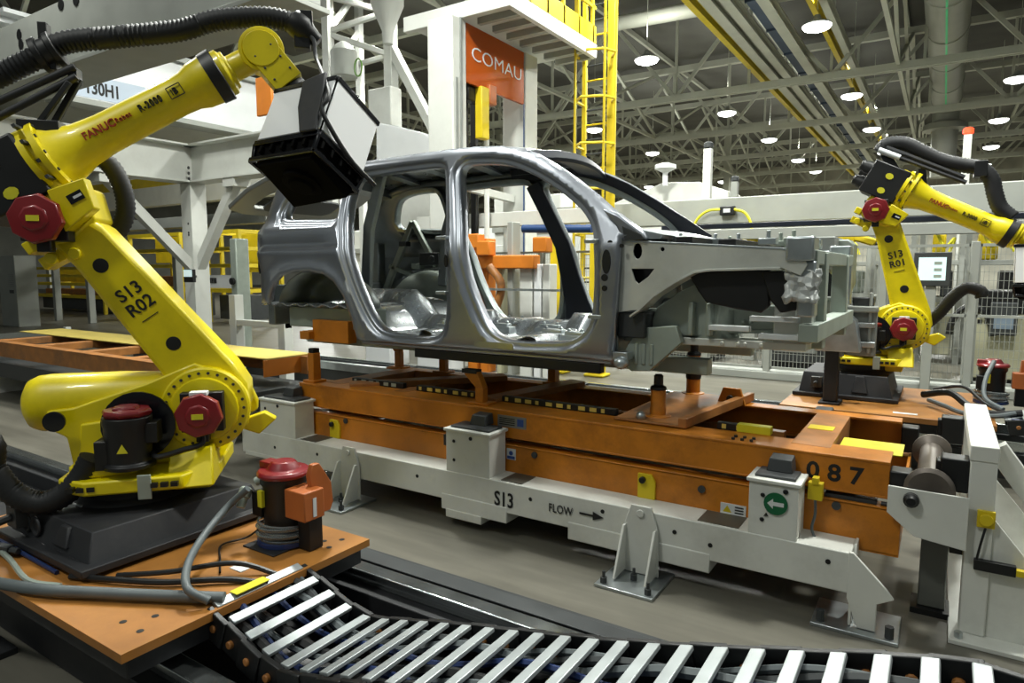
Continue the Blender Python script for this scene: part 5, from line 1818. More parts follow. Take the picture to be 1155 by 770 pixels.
# far pale beams and the yellow crane rail seen under the gantry
for py_, hh, yy, m_, lab in ((190, .55, 15, 'white_bg', 'highest of the pale far beams under the left gantry'), (203, .6, 17, 'white_clean', 'second of the pale far beams under the left gantry'),
                             (217, .5, 19, 'yellow2', 'yellow crane rail far behind the left gantry'), (232, .8, 16, 'white_bg', 'wide pale beam below the yellow crane rail')):
    p, q = at(95, py_ - 2, Y=yy), at(340, py_ + 1, Y=yy)
    tag(MB().box(p.x - 8, q.x + 2, yy, yy + .4, p.z - hh / 2, p.z + hh / 2).build('far_beam', m_, bevel=.01), lab, 'beam')
p = at(150, 254, Y=12.5)
tag(MB().box(p.x - 9, at(300, 254, Y=12.5).x, 12.5, 12.9, p.z - .17, p.z + .17).build('hanging_tray', 'grey_bg', bevel=.01), 'grey horizontal tray at mid height behind the left gantry post', 'tray')

# ---- yellow safety frames at left
yl = 13.5
for i, (pa, pb, lab) in enumerate(((38, 118, 'yellow guarded machine far left behind the elbow of the big robot'), (150, 206, 'yellow machine frame between the big robot arm and the gantry post'), (236, 272, 'bright yellow panelled machine just right of the gantry post'))):
    xa, xb = at(pa, 330, Y=yl).x, at(pb, 330, Y=yl).x
    zt_ = at(200, 262 if i else 300, Y=yl).z
    t = frame('yellow_machine', lab, 'machine', xa, xb, yl, yl + 1.6, zt_, 'yellow2', .12, rails=(zt_ * .35, zt_ * .62, zt_ * .8))
    MB().box(xa + .1, xb - .1, yl + .9, yl + 1.0, zt_ * (.55 if i == 2 else .66), zt_ - .1).build('panel', 'yellow2', t, .01)
    MB().box(xa + .1, xb - .1, yl + .3, yl + 1.3, .1, zt_ * .3).build('base', 'dgrey', t, .02)
    if i != 2:
        MB().box(xa + .2, xb - .2, yl + .4, yl + 1.0, zt_ * .38, zt_ * .5).build('table', 'orange_worn_dim', t, .02)
    else:
        MB().box(xa, xb, yl - .08, yl - .05, zt_ * .38, zt_ * .52).build('name_panel', 'white_clean', t)
        b = MB()
        for j in range(5): b.box(xa + .1 + .1 * j, xa + .17 + .1 * j, yl - .095, yl - .08, zt_ * .43, zt_ * .49)
        b.build('dark_marks', 'ink', t)
for px_, lab in ((100, 'thin grey post left of the big robot arm behind the fence'), (200, 'thin grey post left of the gantry post'), (62, 'grey steel post near the left edge, behind the robot elbow')):
    p = at(px_, 300, Y=11)
    tag(MB().box(p.x - .09, p.x + .09, 10.9, 11.1, 0, 2.5).build('fence_post', 'grey_bg', bevel=.01), lab, 'post')
t = thing('control_cabinet', at(12, 330, Y=9.0) - V((0, 0, 1.4)), 'grey control cabinet with grille at the left edge of the photo', 'cabinet')
p = at(14, 330, Y=9.0)
MB().box(p.x - .9, p.x + .28, 9.0, 9.6, 0, at(14, 288, Y=9).z).build('case', 'grey_bg', t, .015)
b = MB()
for i in range(7): b.box(p.x - .2, p.x + .15, 8.985, 9.0, 1.25 + .06 * i, 1.28 + .06 * i)
b.build('grille', 'grey', t)
MB().box(p.x - .15, p.x + .12, 8.98, 9.0, 1.05, 1.15).build('switch_plate', 'dgrey', t)
t = thing('low_bench', at(40, 378, Y=6.5) - V((0, 0, .9)), 'low white bench frame with black knob at the left edge', 'frame')
pa, pb = at(-10, 380, Y=6.5), at(76, 374, Y=6.5)
b = MB().beam(pa, pb, .10, .12).beam(pb - V((.3, 0, 0)), V((pb.x, 6.5, .1)), .08, .08).box(pb.x - .06, pb.x + .06, 6.45, 6.55, 0, pb.z + .1)
b.build('rail', 'white_bg', t, .006)
MB().cyl((pb.x - .03, 6.46, pb.z), (pb.x - .03, 6.38, pb.z), .05, 14).build('knob', 'black', t)
# monitor on the gantry post
p = at(212, 312, Y=gy - .6)
t = thing('monitor', p, 'small lit white screen on the left side of the gantry post', 'monitor')
MB().box(p.x - .17, p.x + .17, p.y, p.y + .08, p.z - .12, p.z + .16).build('case', 'black', t, .008)
MB().box(p.x - .155, p.x + .155, p.y - .006, p.y, p.z, p.z + .15).build('screen', 'screen', t)
MB().beam((p.x, p.y + .08, p.z), (GX, gy, p.z), .05, .05).build('bracket', 'dgrey', t)
# grey upright with two black knobs behind the rear of the car
p, q = at(263, 375, Y=8.2), at(280, 268, Y=8.2)
t = thing('locator_stand', (p.x, 8.2, 0), 'grey upright with two black knobs behind the rear bumper of the car', 'post')
MB().box(p.x, p.x + .2, 8.2, 8.5, 0, q.z).build('column', 'greygreen', t, .02)
for py_ in (317, 346):
    c_ = at(263, py_, Y=8.18)
    MB().lathe((c_.x + .02, 8.2, c_.z), (0, -1, 0), [(0, .035), (.03, .07), (.08, .07), (.09, .05)], 14).build('knob', 'black', t)
t = thing('low_stand', (at(300, 380, Y=5.85).x, 5.85, 0), 'low white stand with legs behind the rear wheel arch of the car', 'stand')
xa, xb = at(268, 380, Y=5.85).x, at(322, 380, Y=5.85).x
zt_ = at(300, 362, Y=5.85).z
for x in (xa, xb):
    b = MB().box(x - .07, x + .07, 5.78, 5.92, 0, zt_ + (.35 if x == xa else 0)).box(x - .14, x + .14, 5.71, 5.99, 0, .03)
    b.build('leg', 'white_bg', t, .006)
MB().box(xa - .1, xb + .07, 5.79, 5.91, zt_ - .08, zt_).build('crossbar', 'white_bg', t, .006)

# ---- white tower frame behind the roof of the car
TX, TY = at(440, 100, Y=13).x, 13.0
t = thing('tower_frame', (TX, TY, 0), 'tall white braced tower behind the robot hood, left of the orange sign', 'tower')
posts = []
for px_, yy, wd in ((371, 12.2, .22), (406, 14.2, .18), (441, 13, .26)):
    x = at(px_, 80, Y=yy).x
    posts.append((x, yy))
    MB().box(x - wd / 2, x + wd / 2, yy - wd / 2, yy + wd / 2, 0, 9.5).build('post', 'white_bg', t, .01)
zs = [at(441, q, Y=13).z for q in (175, 90, 60, 15, -20)]
(xa, y0_), (xm, y1_), (xb, y2_) = posts
for (p_, q_) in (((xa, y0_, at(371, 38, Y=y0_).z), (xb, y2_, at(441, 62, Y=13).z)), ((xa, y0_, at(371, 35, Y=y0_).z), (xb, y2_, at(441, 12, Y=13).z)), ((xa, y0_, at(371, 34, Y=y0_).z), (xm, y1_, at(406, -10, Y=y1_).z)),
                 ((xm, y1_, at(406, 72, Y=y1_).z), (xb, y2_, at(441, 62, Y=13).z)), ((xa, y0_, at(371, -5, Y=y0_).z), (xb, y2_, at(441, 14, Y=13).z)), ((xa, y0_, at(371, 90, Y=y0_).z), (xm, y1_, at(406, 35, Y=y1_).z))):
    MB().beam(p_, q_, .12, .12).build('brace', 'white_bg', t, .006)
MB().beam((xb, 13, at(447, 50, Y=13).z), (at(506, 178, Y=13).x, 13, at(506, 178, Y=13).z), .24, .2).build('raking_strut', 'white_bg', t, .008)
p = at(437, 120, Y=12.4)
MB().box(p.x - .55, p.x + .2, 12.3, 12.7, p.z - .5, p.z + .45).build('cover_box', 'white_bg', t, .03)
p = at(388, 68, Y=12)
MB().lathe((p.x, 12, p.z - .4), (0, 0, 1), [(0, .32), (.6, .32), (.75, .2), (.85, .05)], 18).build('filter_drum', 'grey_bg', t)
MB().lathe((at(437, 20, Y=12.6).x, 12.6, at(437, 50, Y=12.6).z), (0, 0, 1), [(0, .12), (.3, .14), (.9, .40), (2, .42)], 18).build('hopper', 'white_bg', t)
p = at(404, 76, Y=11.8)
b = MB().tube([(p.x + .12 * math.cos(a * PI / 8), 11.8, p.z + .2 * math.sin(a * PI / 8)) for a in range(16)], .02, 6, closed=True)
b.build('coiled_hose', 'cable_green', t)

# ---- press station with the orange sign and the platform
PX = -7.2
pA, pB = at(527, 60, X=PX), at(592, 90, X=PX)
y0_, y1_ = pA.y, pB.y
zT, zB = at(527, 25, X=PX).z, at(527, 92, X=PX).z
t = thing('press_station', (PX, (y0_ + y1_) / 2, 0), 'white two-post station with orange lettered sign behind the car roof', 'machine')
fz = at(575, 6, X=PX + 1.0).z
MB().box(PX - .55, PX + .0, y0_ - .42, y0_ - .03, 0, fz).build('post', 'white_bg', t, .02)
b = MB().box(PX, PX + .02, y0_ - .34, y0_ - .29, 0, zB).box(PX, PX + .03, y0_ - .22, y0_ - .18, 0, fz)
b.build('rail', 'grey', t)
MB().box(PX - .55, PX + .0, y1_ + .03, y1_ + .5, 0, fz).build('post', 'white_bg', t, .02)
MB().box(PX, PX + .012, y1_ - .06, y1_ - .02, 0, zB).build('blue_strip', 'blue_pipe', t)
sgn = MB().box(PX - .08, PX - .02, y0_, y1_, zB, zT).build('sign_board', mat('sign_orange', '#b4531c', .22, 0, .04, 1.5), t, .006)
text('lettering', 'COMAU', (zT - zB) * .34, (PX - .012, (y0_ + y1_) / 2 + .02, zB + (zT - zB) * .52), (0, 1, 0), (0, 0, 1), 'sticker', sgn, .008, -.004, squeeze=(y1_ - y0_) / ((zT - zB) * .34 * 4.15))
b = MB().box(PX - .5, PX - .35, y0_ + .35, y0_ + .5, 0, zB + .3).box(PX - .5, PX - .38, y0_ + .75, y0_ + .85, 0, zB)
b.build('guide_column', 'black', t, .01)
b = MB().box(PX - .3, PX - .1, y0_ + .15, y0_ + .75, zB - .25, zB + .12)
b.build('head', 'black', t, .02)
MB().box(PX - .12, PX + .04, y0_ + .38, y0_ + .62, zB - .9, zB + .02).build('yellow_arm', 'yellow2', t, .02)
MB().box(PX - .14, PX + .05, y0_ + .62, y0_ + .85, zB - .25, zB + .1).build('red_block', 'redbox', t, .02)
MB().cyl((PX - .1, y0_ + .72, 0), (PX - .1, y0_ + .72, zB - .2), .05, 10).build('white_rod', 'white_bg', t)
MB().beam((PX - .3, y0_, 3.3), (PX - .3, y1_, 3.2), .12, .14).build('cross_tie', 'white_bg', t)
# platform
QX = PX + 1.0
cn = at(575, 6, X=QX)
fz = cn.z
yf = at(683, 64, Z=fz).y
xl = at(467, 42, Z=fz).x
t = thing('access_platform', (QX - 1, (cn.y + yf) / 2, fz), 'white overhead access platform with yellow guard rail beside the orange sign', 'platform')
b = MB()
b.box(xl - .0, QX, cn.y, cn.y + .12, fz, fz + .26)
b.build('front_edge', 'white_bg', t, .01)
MB().box(QX - .10, QX, cn.y + .12, yf, fz, fz + .26).build('side_edge', 'white_clean', t, .01)
MB().box(xl, QX - .1, cn.y + .12, yf, fz + .12, fz + .16).build('deck', 'white_bg', t)
b = MB()
nb = 7
for i in range(1, nb + 1):
    y = cn.y + (yf - cn.y) * i / nb
    MB().box(PX + .05, QX - .1, y - .05, y + .05, fz + .01, fz + .12).build('joist', 'grey_bg', t)
MB().box(QX - .05, QX - .02, cn.y, yf, fz + .27, fz + .62).build('kick_board', 'yellow2', t, .005)
for i in range(6):
    y = cn.y + (yf - cn.y) * (i + .1) / 5.3
    MB().box(QX - .08, QX - .02, y - .035, y + .035, fz + .27, fz + 1.5).build('rail_post', 'yellow2', t, .005)
for z in (.95, 1.4): MB().box(QX - .07, QX - .02, cn.y, yf, fz + z, fz + z + .06).build('guard_rail', 'yellow2', t, .005)
# caged ladder
lx, ly = QX - .15, yf + .25
xa, xb = at(659, 150, Y=ly).x, at(689, 150, Y=ly).x
t = thing('ladder', ((xa + xb) / 2, ly, 0), 'tall yellow caged ladder at the end of the white platform', 'ladder')
MB().box(xa - .05, xa + .05, ly - .04, ly + .04, 0, fz + 2.2).build('stile', 'yellow2', t, .01)
MB().box(xb - .08, xb + .08, ly - .05, ly + .05, 0, fz + 2.2).build('stile', 'yellow2', t, .01)
for i in range(int((fz + 1.5) / .3)):
    z = .3 + .3 * i
    MB().cyl((xa, ly, z), (xb, ly, z), .02, 8).build('rung', 'dgrey' if i % 3 else 'yellow2', t)
for i in range(int(fz / .9)):
    z = 1.6 + .9 * i
    MB().tube([(xa, ly, z), (xa + .02, ly - .45, z), ((xa + xb) / 2, ly - .75, z), (xb + .1, ly - .6, z), (xb + .22, ly - .3, z), (xb, ly, z)], .03, 6).build('cage_hoop', 'yellow2', t)
for dx, dy in ((.22, -.3), (.12, -.6), (-.45, -.75)):
    MB().box(xb + dx - .02, xb + dx + .02, ly + dy - .02, ly + dy + .02, 1.5, fz + 2.2).build('cage_bar', 'yellow2', t)

q_ = [(v.x, v.z) for v in (at(*p_, Y=11) for p_ in ((424, 138), (448, 142), (475, 149), (508, 166), (508, 205), (424, 205)))]
t = thing('sloped_housing', (q_[0][0], 11, 0), 'white sloping machine cover just above the car roof beside the hood', 'cover')
MB().prism(q_, (0, 11, 0), Xd, Zd, -.8).build('cover', 'white_clean', t, .03)
MB().box(q_[0][0] + .2, q_[3][0] - .1, 11.1, 11.7, 0, q_[4][1]).build('pedestal', 'white_bg', t, .02)

# ---- orange fixture and posts seen through the door openings
OY = 9.3
def xo(px_, py_=300, yy=OY): return at(px_, py_, Y=yy).x
t = thing('weld_fixture', (xo(570), OY, 0), 'orange and white weld fixture seen through the front door opening', 'fixture')
MB().box(xo(534), xo(606), OY - .12, OY + .1, at(570, 303, Y=OY).z, at(570, 288, Y=OY).z).build('cross_bar', 'orange_bg', t, .02)
for a, c_, m_ in ((527, 538, 'orange_bg'), (541, 550, 'orange_bg'), (586, 600, 'white_bg'), (602, 610, 'white_clean'), (572, 578, 'grey_bg'), (560, 566, 'cream'), (612, 620, 'white_bg')):
    top = at(570, {'orange_bg': 268, 'grey_bg': 250}.get(m_, 298), Y=OY).z
    MB().box(xo(a), xo(c_), OY, OY + .25, 0, top).build('column', m_, t, .015)
b = MB()
for px_, py_ in ((536, 272), (548, 280), (612, 276)):
    p = at(px_, py_, Y=OY - .15)
    MB().obox(p, (1, 0, 0), (0, 1, 0), (0, 0, 1), .13, .1, .12).build('clamp', 'orange_bg', t, .02)
MB().tube(smooth([at(552, 300, Y=OY - .2), at(565, 320, Y=OY - .2), at(560, 345, Y=OY - .2), at(545, 370, Y=OY - .2)]), .07, 10).build('orange_arm', 'orange_worn_dim', t)
MB().box(xo(525), xo(640), OY - .3, OY - .2, at(570, 327, Y=OY).z, at(570, 324.5, Y=OY).z).build('tie_rod', 'galv', t)
tag(MB().cyl(at(590, 258, Y=8.7), at(668, 258, Y=8.7), .06, 14).build('hanging_pipe', 'blue_pipe'), 'dark blue horizontal pipe seen through the front door opening', 'pipe')
xq0, xq1 = at(470, 246, Y=10.6).x, at(680, 246, Y=10.6).x
zq = at(570, 247, Y=10.6).z
tag(MB().box(xq0, xq1, 10.6, 10.9, zq - .13, zq + .13).build('support_rail', 'white_bg', bevel=.01), 'pale horizontal rail behind the car at window height', 'rail')
for px_, m_, lab in ((627, 'yellow2', 'yellow fixture post just left of the dark far pillar of the car'), (672, 'yellow2', 'yellow fixture post seen right of the dark far pillar of the car')):
    x = at(px_, 300, Y=9.9).x
    tag(MB().box(x - .12, x + .12, 9.9, 10.1, 0, at(px_, 272, Y=9.9).z).box(x - .18, x + .18, 9.85, 10.15, 0, .05).build('fixture_column', m_, bevel=.02), lab, 'post')
# white cabinets low down beyond the skid
for a, c_, lab in ((412, 440, 'low white cabinet seen under the rear door of the car'), (470, 502, 'low white cabinet seen under the centre pillar of the car')):
    xa, xb = at(a, 395, Y=8.4).x, at(c_, 395, Y=8.4).x
    t = thing('low_cabinet', ((xa + xb) / 2, 8.6, 0), lab, 'cabinet')
    MB().box(xa, xb, 8.4, 8.9, .1, at(a, 370, Y=8.4).z).build('case', 'white_clean', t, .02)
    MB().box(xa + .02, xb - .02, 8.42, 8.9, 0, .1).build('plinth', 'dgrey', t)
# wide white hall machinery far behind, for the bright middle band
for xa, xb, yy, z1, m_, lab in ((-21, -17.2, 20, 3.4, 'white_bg', 'long white machine housing far behind the gantry post'), (-16.6, -13.6, 21, 3.8, 'white_clean', 'bright white housing seen through the rear quarter of the car'),
                                (-13, -10.4, 19, 4.2, 'white_bg', 'white housing seen through the rear door opening of the car'), (-10, -6.4, 20, 3.6, 'white_clean', 'white housing behind the orange weld fixture'),
                                (-6, -2.5, 22, 3.3, 'white_bg', 'low white housing behind the windscreen opening of the car')):
    t = thing('machine_housing', ((xa + xb) / 2, yy + 1, 0), lab, 'machine')
    MB().box(xa, xb, yy, yy + 2, .1, z1).build('housing', m_, t, .05)
    MB().box(xa + .1, xb - .1, yy + .1, yy + 1.9, 0, .1).build('plinth', 'dgrey', t)
    for j in range(3):
        x = xa + (xb - xa) * (j + .15) / 3
        MB().box(x, x + (xb - xa) * .22, yy - .03, yy, .4, z1 * .62).build('access_door', 'grey_bg' if j % 2 else 'white_bg', t, .01)
    MB().box(xa, xb, yy - .12, yy, z1 * .72, z1 * .78).build('cable_duct', 'grey_bg', t, .01)
# ================================================= right-hand background
zb1, zt1 = at(900, 249, Y=14).z, at(900, 218, Y=14).z
tag(MB().box(-9, 6, 14, 14.35, zb1, zt1).build('hanging_air_main', 'grey_bg', bevel=.02), 'wide pale horizontal duct running behind the right robot', 'duct')
tag(MB().box(-6, 6, 13.2, 13.4, at(900, 268, Y=13.2).z, at(900, 256, Y=13.2).z).build('hanging_tray', 'grey_bg', bevel=.01), 'thin white tray below the wide pale duct at right', 'tray')
tag(MB().box(-4.6, 5, 12.4, 12.55, at(950, 253, Y=12.4).z, at(950, 247, Y=12.4).z).build('hanging_cable_tray', 'navy', bevel=.01), 'dark navy cable tray behind the right robot', 'cable tray')
for px_, y0p, y1p, yy, w_, m_, lab in ((799, 168, 250, 14.6, .22, 'white_bg', 'thin white mast rising above the pale duct near the windscreen'), (829, 205, 250, 18, .22, 'grey_bg', 'thin grey mast right of the white mast'),
                                       (1092, 152, 215, 17.4, .2, 'white_bg', 'white mast with red lamp above the pale duct at right')):
    p = at(px_, y0p, Y=yy)
    w_ *= .75
    t = thing('mast', (p.x, yy, 0), lab, 'mast')
    MB().box(p.x - w_ / 2, p.x + w_ / 2, yy - w_ / 2, yy + w_ / 2, 0, p.z).build('pole', m_, t, .01)
    MB().lathe((p.x, yy, p.z), (0, 0, 1), [(0, .05), (.03, .10), (.12, .10), (.15, .06)], 14).build('cap', 'lampred' if px_ > 1000 else 'dgrey', t)
# white slanted canopy and small lamp post beyond the windscreen
p, q = at(772, 206, Y=18), at(800, 216, Y=18)
t = thing('canopy', (p.x, 18, 2), 'white sloping cover beyond the far windscreen pillar', 'cover')
MB().prism([(-3.2, -.3), (-.6, .55), (.4, .5), (1.2, .2), (1.2, -.6), (-3.2, -.6)], (p.x, 18, p.z - .5), Xd, Zd, -1.2).build('cover', 'white_bg', t, .03)
MB().cyl((p.x - .4, 17.6, p.z - .1), (p.x - .4, 17.6, p.z + .3), .07, 10).build('lamp_neck', 'white_clean', t)
MB().lathe((p.x - .4, 17.6, p.z + .25), (0, 0, 1), [(0, .08), (.1, .28), (.2, .28), (.25, .1)], 14).build('lamp_head', 'white_clean', t)
tag(MB().box(p.x - 3, p.x + 1.2, 17.6, 19, 0, p.z - 1.05).build('machine_plinth', 'white_bg', bevel=.03), 'white machine base under the sloping cover beyond the windscreen', 'machine')

# ---- mesh fence panels: posts, rails and wire
FY = 11.3
fx = [-8.2, -6.6, -5.0, -3.35, -2.35, -.75, .35, 2.0]
fz1 = 2.15
for i, x in enumerate(fx):
    if x == -5.0: continue
    pos = ['at the far left end', 'behind the car bonnet', '', 'left of the grey clamp tooling', 'behind the front of the car', 'between the right robot and the screen', 'right of the lit screen', 'at the right edge'][i]
    tag(MB().box(x - .05, x + .05, FY - .05, FY + .05, 0, fz1).box(x - .1, x + .1, FY - .1, FY + .1, 0, .015).build('fence_post', 'grey_bg', bevel=.006), 'grey mesh fence post ' + pos, 'post')
for i, (xa, xb) in enumerate(zip(fx, fx[1:])):
    lab = ['mesh fence panel seen through the car cabin', 'mesh fence panel beyond the car dashboard', 'mesh fence panel beyond the engine bay', 'mesh fence panel under the car bonnet rail', 'wide mesh fence panel left of the right robot base',
           'mesh fence panel directly behind the right robot', 'mesh fence panel before the cream cabinet at the right edge'][i]
    t = thing('mesh_fence', ((xa + xb) / 2, FY, .1), lab, 'fence panel')
    b = MB()
    xa, xb = xa + .06, xb - .06
    for z in (.18, 1.12, fz1 - .05): b.box(xa, xb, FY - .02, FY + .02, z - .02, z + .02)
    for x in (xa, xb): b.box(x - .015, x + .015, FY - .02, FY + .02, .16, fz1 - .03)
    b.build('panel_frame', 'grey_bg', t)
    b = MB()
    nx = int((xb - xa) / .055)
    for j in range(1, nx): b.beam((xa + (xb - xa) * j / nx, FY, .18), (xa + (xb - xa) * j / nx, FY, fz1 - .06), .006, .006, (0, 1, 0))
    for j in range(1, 16): b.beam((xa, FY, .18 + (fz1 - .24) * j / 16), (xb, FY, .18 + (fz1 - .24) * j / 16), .006, .006)
    b.build('wire_mesh', 'grey_bg', t)
tag(MB().box(-10, 2.2, FY - .14, FY + .3, 0, .12).build('floor_kerb', 'grey_bg', bevel=.01), 'low white kerb along the foot of the mesh fence', 'kerb')

# ---- screen on the fence, cabinets behind it
p, q = at(1035, 316, Y=11.0), at(1068, 290, Y=11.0)
t = thing('operator_screen', ((p.x + q.x) / 2, 11, 0), 'lit operator screen in grey case beside the right robot', 'screen')
MB().box(p.x - .06, q.x + .06, 11.0, 11.14, p.z - .08, q.z + .07).build('case', 'dgrey', t, .01)
MB().box(p.x, q.x, 10.99, 11.0, p.z, q.z).build('display', 'screen', t)
b = MB()
for j in range(3): b.box(q.x - .14, q.x - .05, 10.985, 10.99, q.z - .1 - .09 * j, q.z - .06 - .09 * j)
b.each('display_mark', 'greygreen', t)
MB().box(p.x + .1, q.x - .1, 11.04, 11.2, 0, p.z - .08).build('pedestal', 'grey_bg', t, .01)
p, q = at(1088, 440, Y=12.6), at(1180, 355, Y=12.6)
t = thing('wide_cabinet', ((p.x + q.x) / 2, 13, 0), 'wide cream equipment cabinet behind the mesh at the right edge', 'cabinet')
MB().box(p.x, q.x + 1, 12.6, 13.4, .08, q.z).build('case', 'cream', t, .02)
MB().box(p.x + .05, q.x + 1, 12.65, 13.3, 0, .08).build('plinth', 'black', t)
MB().box(p.x, q.x + 1, 12.58, 13.4, q.z, q.z + .35).build('dark_top', 'black', t, .02)
p2 = at(1094, 383, Y=12.55)
MB().tube([(p2.x + .28 * math.cos(a * PI / 10), 12.55, .75 + .45 * math.sin(a * PI / 10)) for a in range(11)], .05, 8).build('hose_arch', 'black', t)
b = MB()
for j in range(4): MB().box(p.x + .1 + .09 * j, p.x + .16 + .09 * j, 12.585, 12.6, q.z - .16, q.z - .1).build('switch', 'black', t)
p2 = at(1132, 362, Y=12.4)
t = thing('teach_pendant', p2, 'dark handheld control panel hanging before the cream cabinet', 'control panel')
MB().box(p2.x - .17, p2.x + .17, 12.4, 12.5, p2.z - .22, p2.z + .28).build('case', 'dgrey', t, .02)
MB().box(p2.x - .12, p2.x + .12, 12.39, 12.4, p2.z - .12, p2.z + .05).build('display', mat('dim_display', '#7f8f9f', .3), t)
MB().box(p2.x - .03, p2.x + .03, 12.45, 12.575, p2.z + .1, p2.z + .3).build('hook', 'black', t)

# shelves and small yellow machines above the fence line
for i, (pa, pb, yy, lab) in enumerate(((985, 1030, 14.8, 'pale machine bay behind the elbow of the right robot'), (1040, 1085, 15, 'pale machine bay under the forearm of the right robot'), (1092, 1160, 15.2, 'pale machine bay at the right edge under the duct'),
                                       (880, 930, 15, 'pale machine bay above the grey clamp tooling'), (815, 870, 15.4, 'pale machine bay above the car bonnet'), (935, 980, 16.6, 'pale machine bay left of the right robot'))):
    xa, xb = at(pa, 290, Y=yy).x, at(pb, 290, Y=yy).x
    t = frame('machine_bay', lab, 'machine', xa, xb, yy, yy + 1.2, 2.75, 'grey_bg', .09, rails=(1.2, 1.9))
    MB().box(xa + .08, xb - .08, yy + .5, yy + 1.1, .1, 1.15).build('base_unit', ['grey', 'cream', 'dgrey', 'grey_bg', 'grey', 'dgrey'][i], t, .02)
    MB().box(xa + .15, xa + .15 + (xb - xa) * .35, yy + .3, yy + .8, 1.95, 2.45).build('yellow_unit', 'yellow2', t, .03)
    MB().box(xb - .12 - (xb - xa) * .3, xb - .12, yy + .2, yy + .8, 1.25, 1.75).build('dark_unit', ['black', 'dgrey', 'black', 'grey', 'dgrey', 'greygreen'][i], t, .03)
    MB().tube(smooth([(xa + .2, yy + .2, 2.5), (xa + .35, yy + .1, 2.2), (xa + .5, yy + .1, 2.35), (xb - .2, yy + .1, 2.1)]), .03, 6).build('yellow_hose', 'ylabel', t)
# yellow handling robots far behind, simplified by distance
for px_, py_, yy, lab in ((900, 262, 13.6, 'small yellow handling arm above the grey clamp tooling'), (955, 264, 13.8, 'small yellow handling arm just left of the right robot'), (850, 266, 13.5, 'small yellow handling arm behind the car bonnet')):
    p = at(px_, py_, Y=yy)
    t = thing('handling_robot', (p.x, yy, 0), lab, 'robot arm')
    MB().box(p.x - .12, p.x + .12, yy - .12, yy + .12, 0, p.z - .15).build('column', 'grey_bg', t, .01)
    MB().lathe((p.x, yy, p.z - .15), (0, 0, 1), [(0, .16), (.12, .16), (.16, .1)], 14).build('turret', 'yellow2', t)
    MB().beam((p.x, yy, p.z), (p.x + .5, yy - .1, p.z - .18), .12, .14).build('upper_arm', 'yellow2', t, .03)
    MB().beam((p.x + .5, yy - .1, p.z - .18), (p.x + .62, yy - .2, p.z - .3), .09, .09).build('wrist', 'black', t, .02)

# ---- grey clamp tooling in front of the car nose
TY = 6.6
SC = 1.12
t = thing('clamp_tooling', (at(925, 400, Y=TY).x, TY, 0), 'grey steel clamp tooling standing before the nose of the car', 'tooling')
def tb(name, pa, pb, ya, yb_, m_, bev=.012):
    p, q = at(*pa, Y=TY), at(*pb, Y=TY)
    return MB().box(p.x, q.x, ya, yb_, p.z, q.z).build(name, m_, t, bev)
b = MB().prism([(x_ * SC, z_ * SC) for x_, z_ in ((0, 0), (.26, 0), (.30, .12), (.30, .42), (.26, .46), (.02, .46), (0, .4))], at(913, 336, Y=TY - .1), Xd, Zd, -.3, hole=[rrect(.14, .24, .14, .28, .04)])
b.build('clamp_head', 'greygreen', t, .012)
tb('top_plate', (903, 290), (948, 268), TY - .3, TY + .2, 'grey')
tb('jaw', (910, 289), (944, 284), TY - .45, TY - .2, 'galv')
b = MB().prism([(x_ * SC, z_ * SC) for x_, z_ in ((0, 0), (.34, 0), (.30, .25), (.18, .36), (.06, .30))], at(917, 395, Y=TY - .1), Xd, Zd, -.16)
b.build('knee', 'galv', t, .01)
tb('pillar', (946, 352), (957, 300), TY + .1, TY + .2, 'grey_bg')
tb('shelf', (948, 352), (990, 346), TY + .05, TY + .2, 'grey_bg')
for py_ in (366, 388): tb('bright_rail', (950, py_ + 3), (986, py_ - 1), TY + .06, TY + .12, 'galv', .004)
tb('side_plate', (950, 402), (989, 350), TY + .12, TY + .16, 'grey')
tb('side_strut', (976, 400), (984, 330), TY + .08, TY + .12, 'grey_bg')
tb('lower_block', (930, 402), (952, 366), TY + .02, TY + .14, 'grey')
tb('rear_block', (960, 346), (985, 336), TY + .1, TY + .2, 'dgrey')
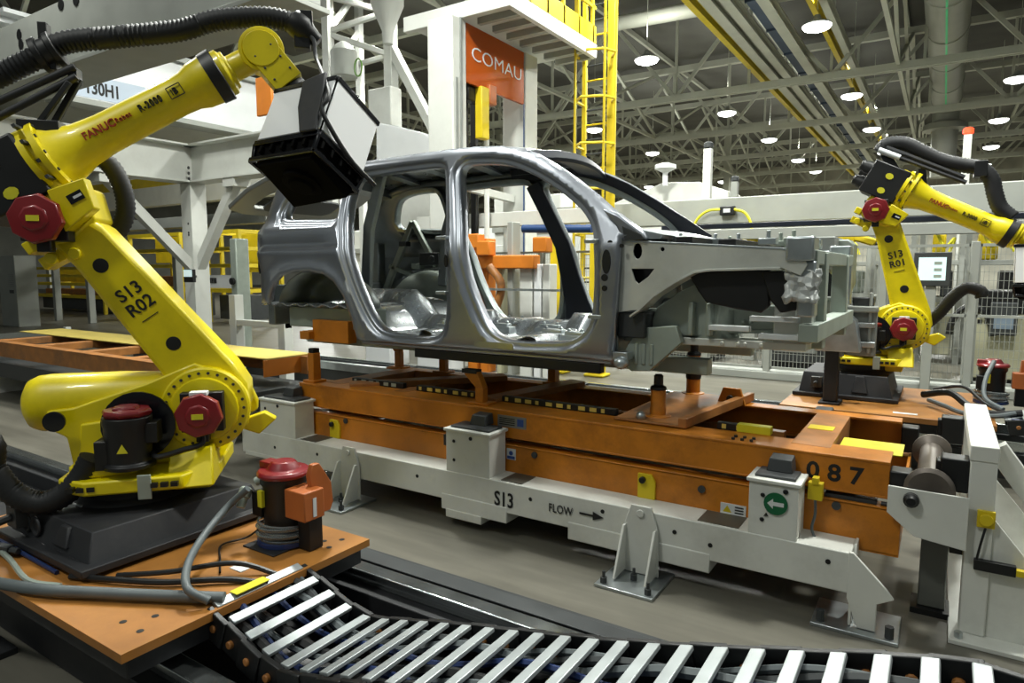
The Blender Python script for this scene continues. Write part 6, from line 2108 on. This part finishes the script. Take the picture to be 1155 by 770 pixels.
MB().box(at(926, 400, Y=TY).x, at(950, 400, Y=TY).x, TY - .05, TY + .2, .541, .56).build('base_block', 'casting', t, .004)
MB().box(at(928, 440, Y=TY).x, at(944, 440, Y=TY).x, TY, TY + .12, .56, at(930, 340, Y=TY).z).build('column', 'casting', t, .01)
# grey floor machines and dark low trays beyond the far track
for xa, xb, yy, z1, m_, lab in ((-2.6, -1.7, 12.6, .95, 'dgrey', 'low dark machine behind the mesh left of the right robot base'), (-5.6, -3.6, 12.8, 1.0, 'grey_bg', 'low grey machine behind the mesh below the engine bay')):
    t = thing('floor_machine', ((xa + xb) / 2, yy, 0), lab, 'machine')
    MB().box(xa, xb, yy, yy + .9, .12, z1).build('case', m_, t, .03)
    MB().box(xa + .1, xb - .1, yy - .04, yy, .3, z1 - .2).build('door', 'grey', t, .01)
    MB().box(xa + .05, xb - .05, yy + .05, yy + .85, 0, .12).build('plinth', 'black', t)
# grey cabinet standing at the right edge behind the white stand
p, q = at(812, 243, Y=13.9), at(829, 232, Y=13.9)
t = thing('junction_box', (p.x, 13.9, p.z), 'small black junction box with two yellow cables on the pale duct above the bonnet', 'box')
MB().box(p.x, q.x, 13.85, 13.99, p.z, q.z).build('case', 'black', t, .02)
MB().box(p.x + .08, q.x - .08, 13.84, 13.85, p.z + .05, q.z - .05).build('label', 'sticker', t)
for pts in (((780, 264), (786, 248), (798, 238), (813, 236)), ((828, 236), (840, 240), (847, 252), (848, 266))):
    MB().tube(smooth([at(*v, Y=13.88) for v in pts]), .03, 6).build('cable', 'ylabel', t)
p = at(1130, 540, Y=5.2)
t = thing('track_pedestal', (p.x + .4, 5.3, 0), 'dark grey floor channel behind the white stand at the right edge', 'channel')
b = MB().box(.62, 3.5, 5.1, 5.6, 0, .10).box(.62, 3.5, 5.1, 5.13, .1, .3).box(.62, 3.5, 5.57, 5.6, .1, .3)
b.build('channel', 'grey', t, .006)
b = MB()
for i in range(4): MB().box(.8 + .7 * i, 1.3 + .7 * i, 5.16, 5.54, .1, .13).build('cover', 'grey_bg', t, .006)
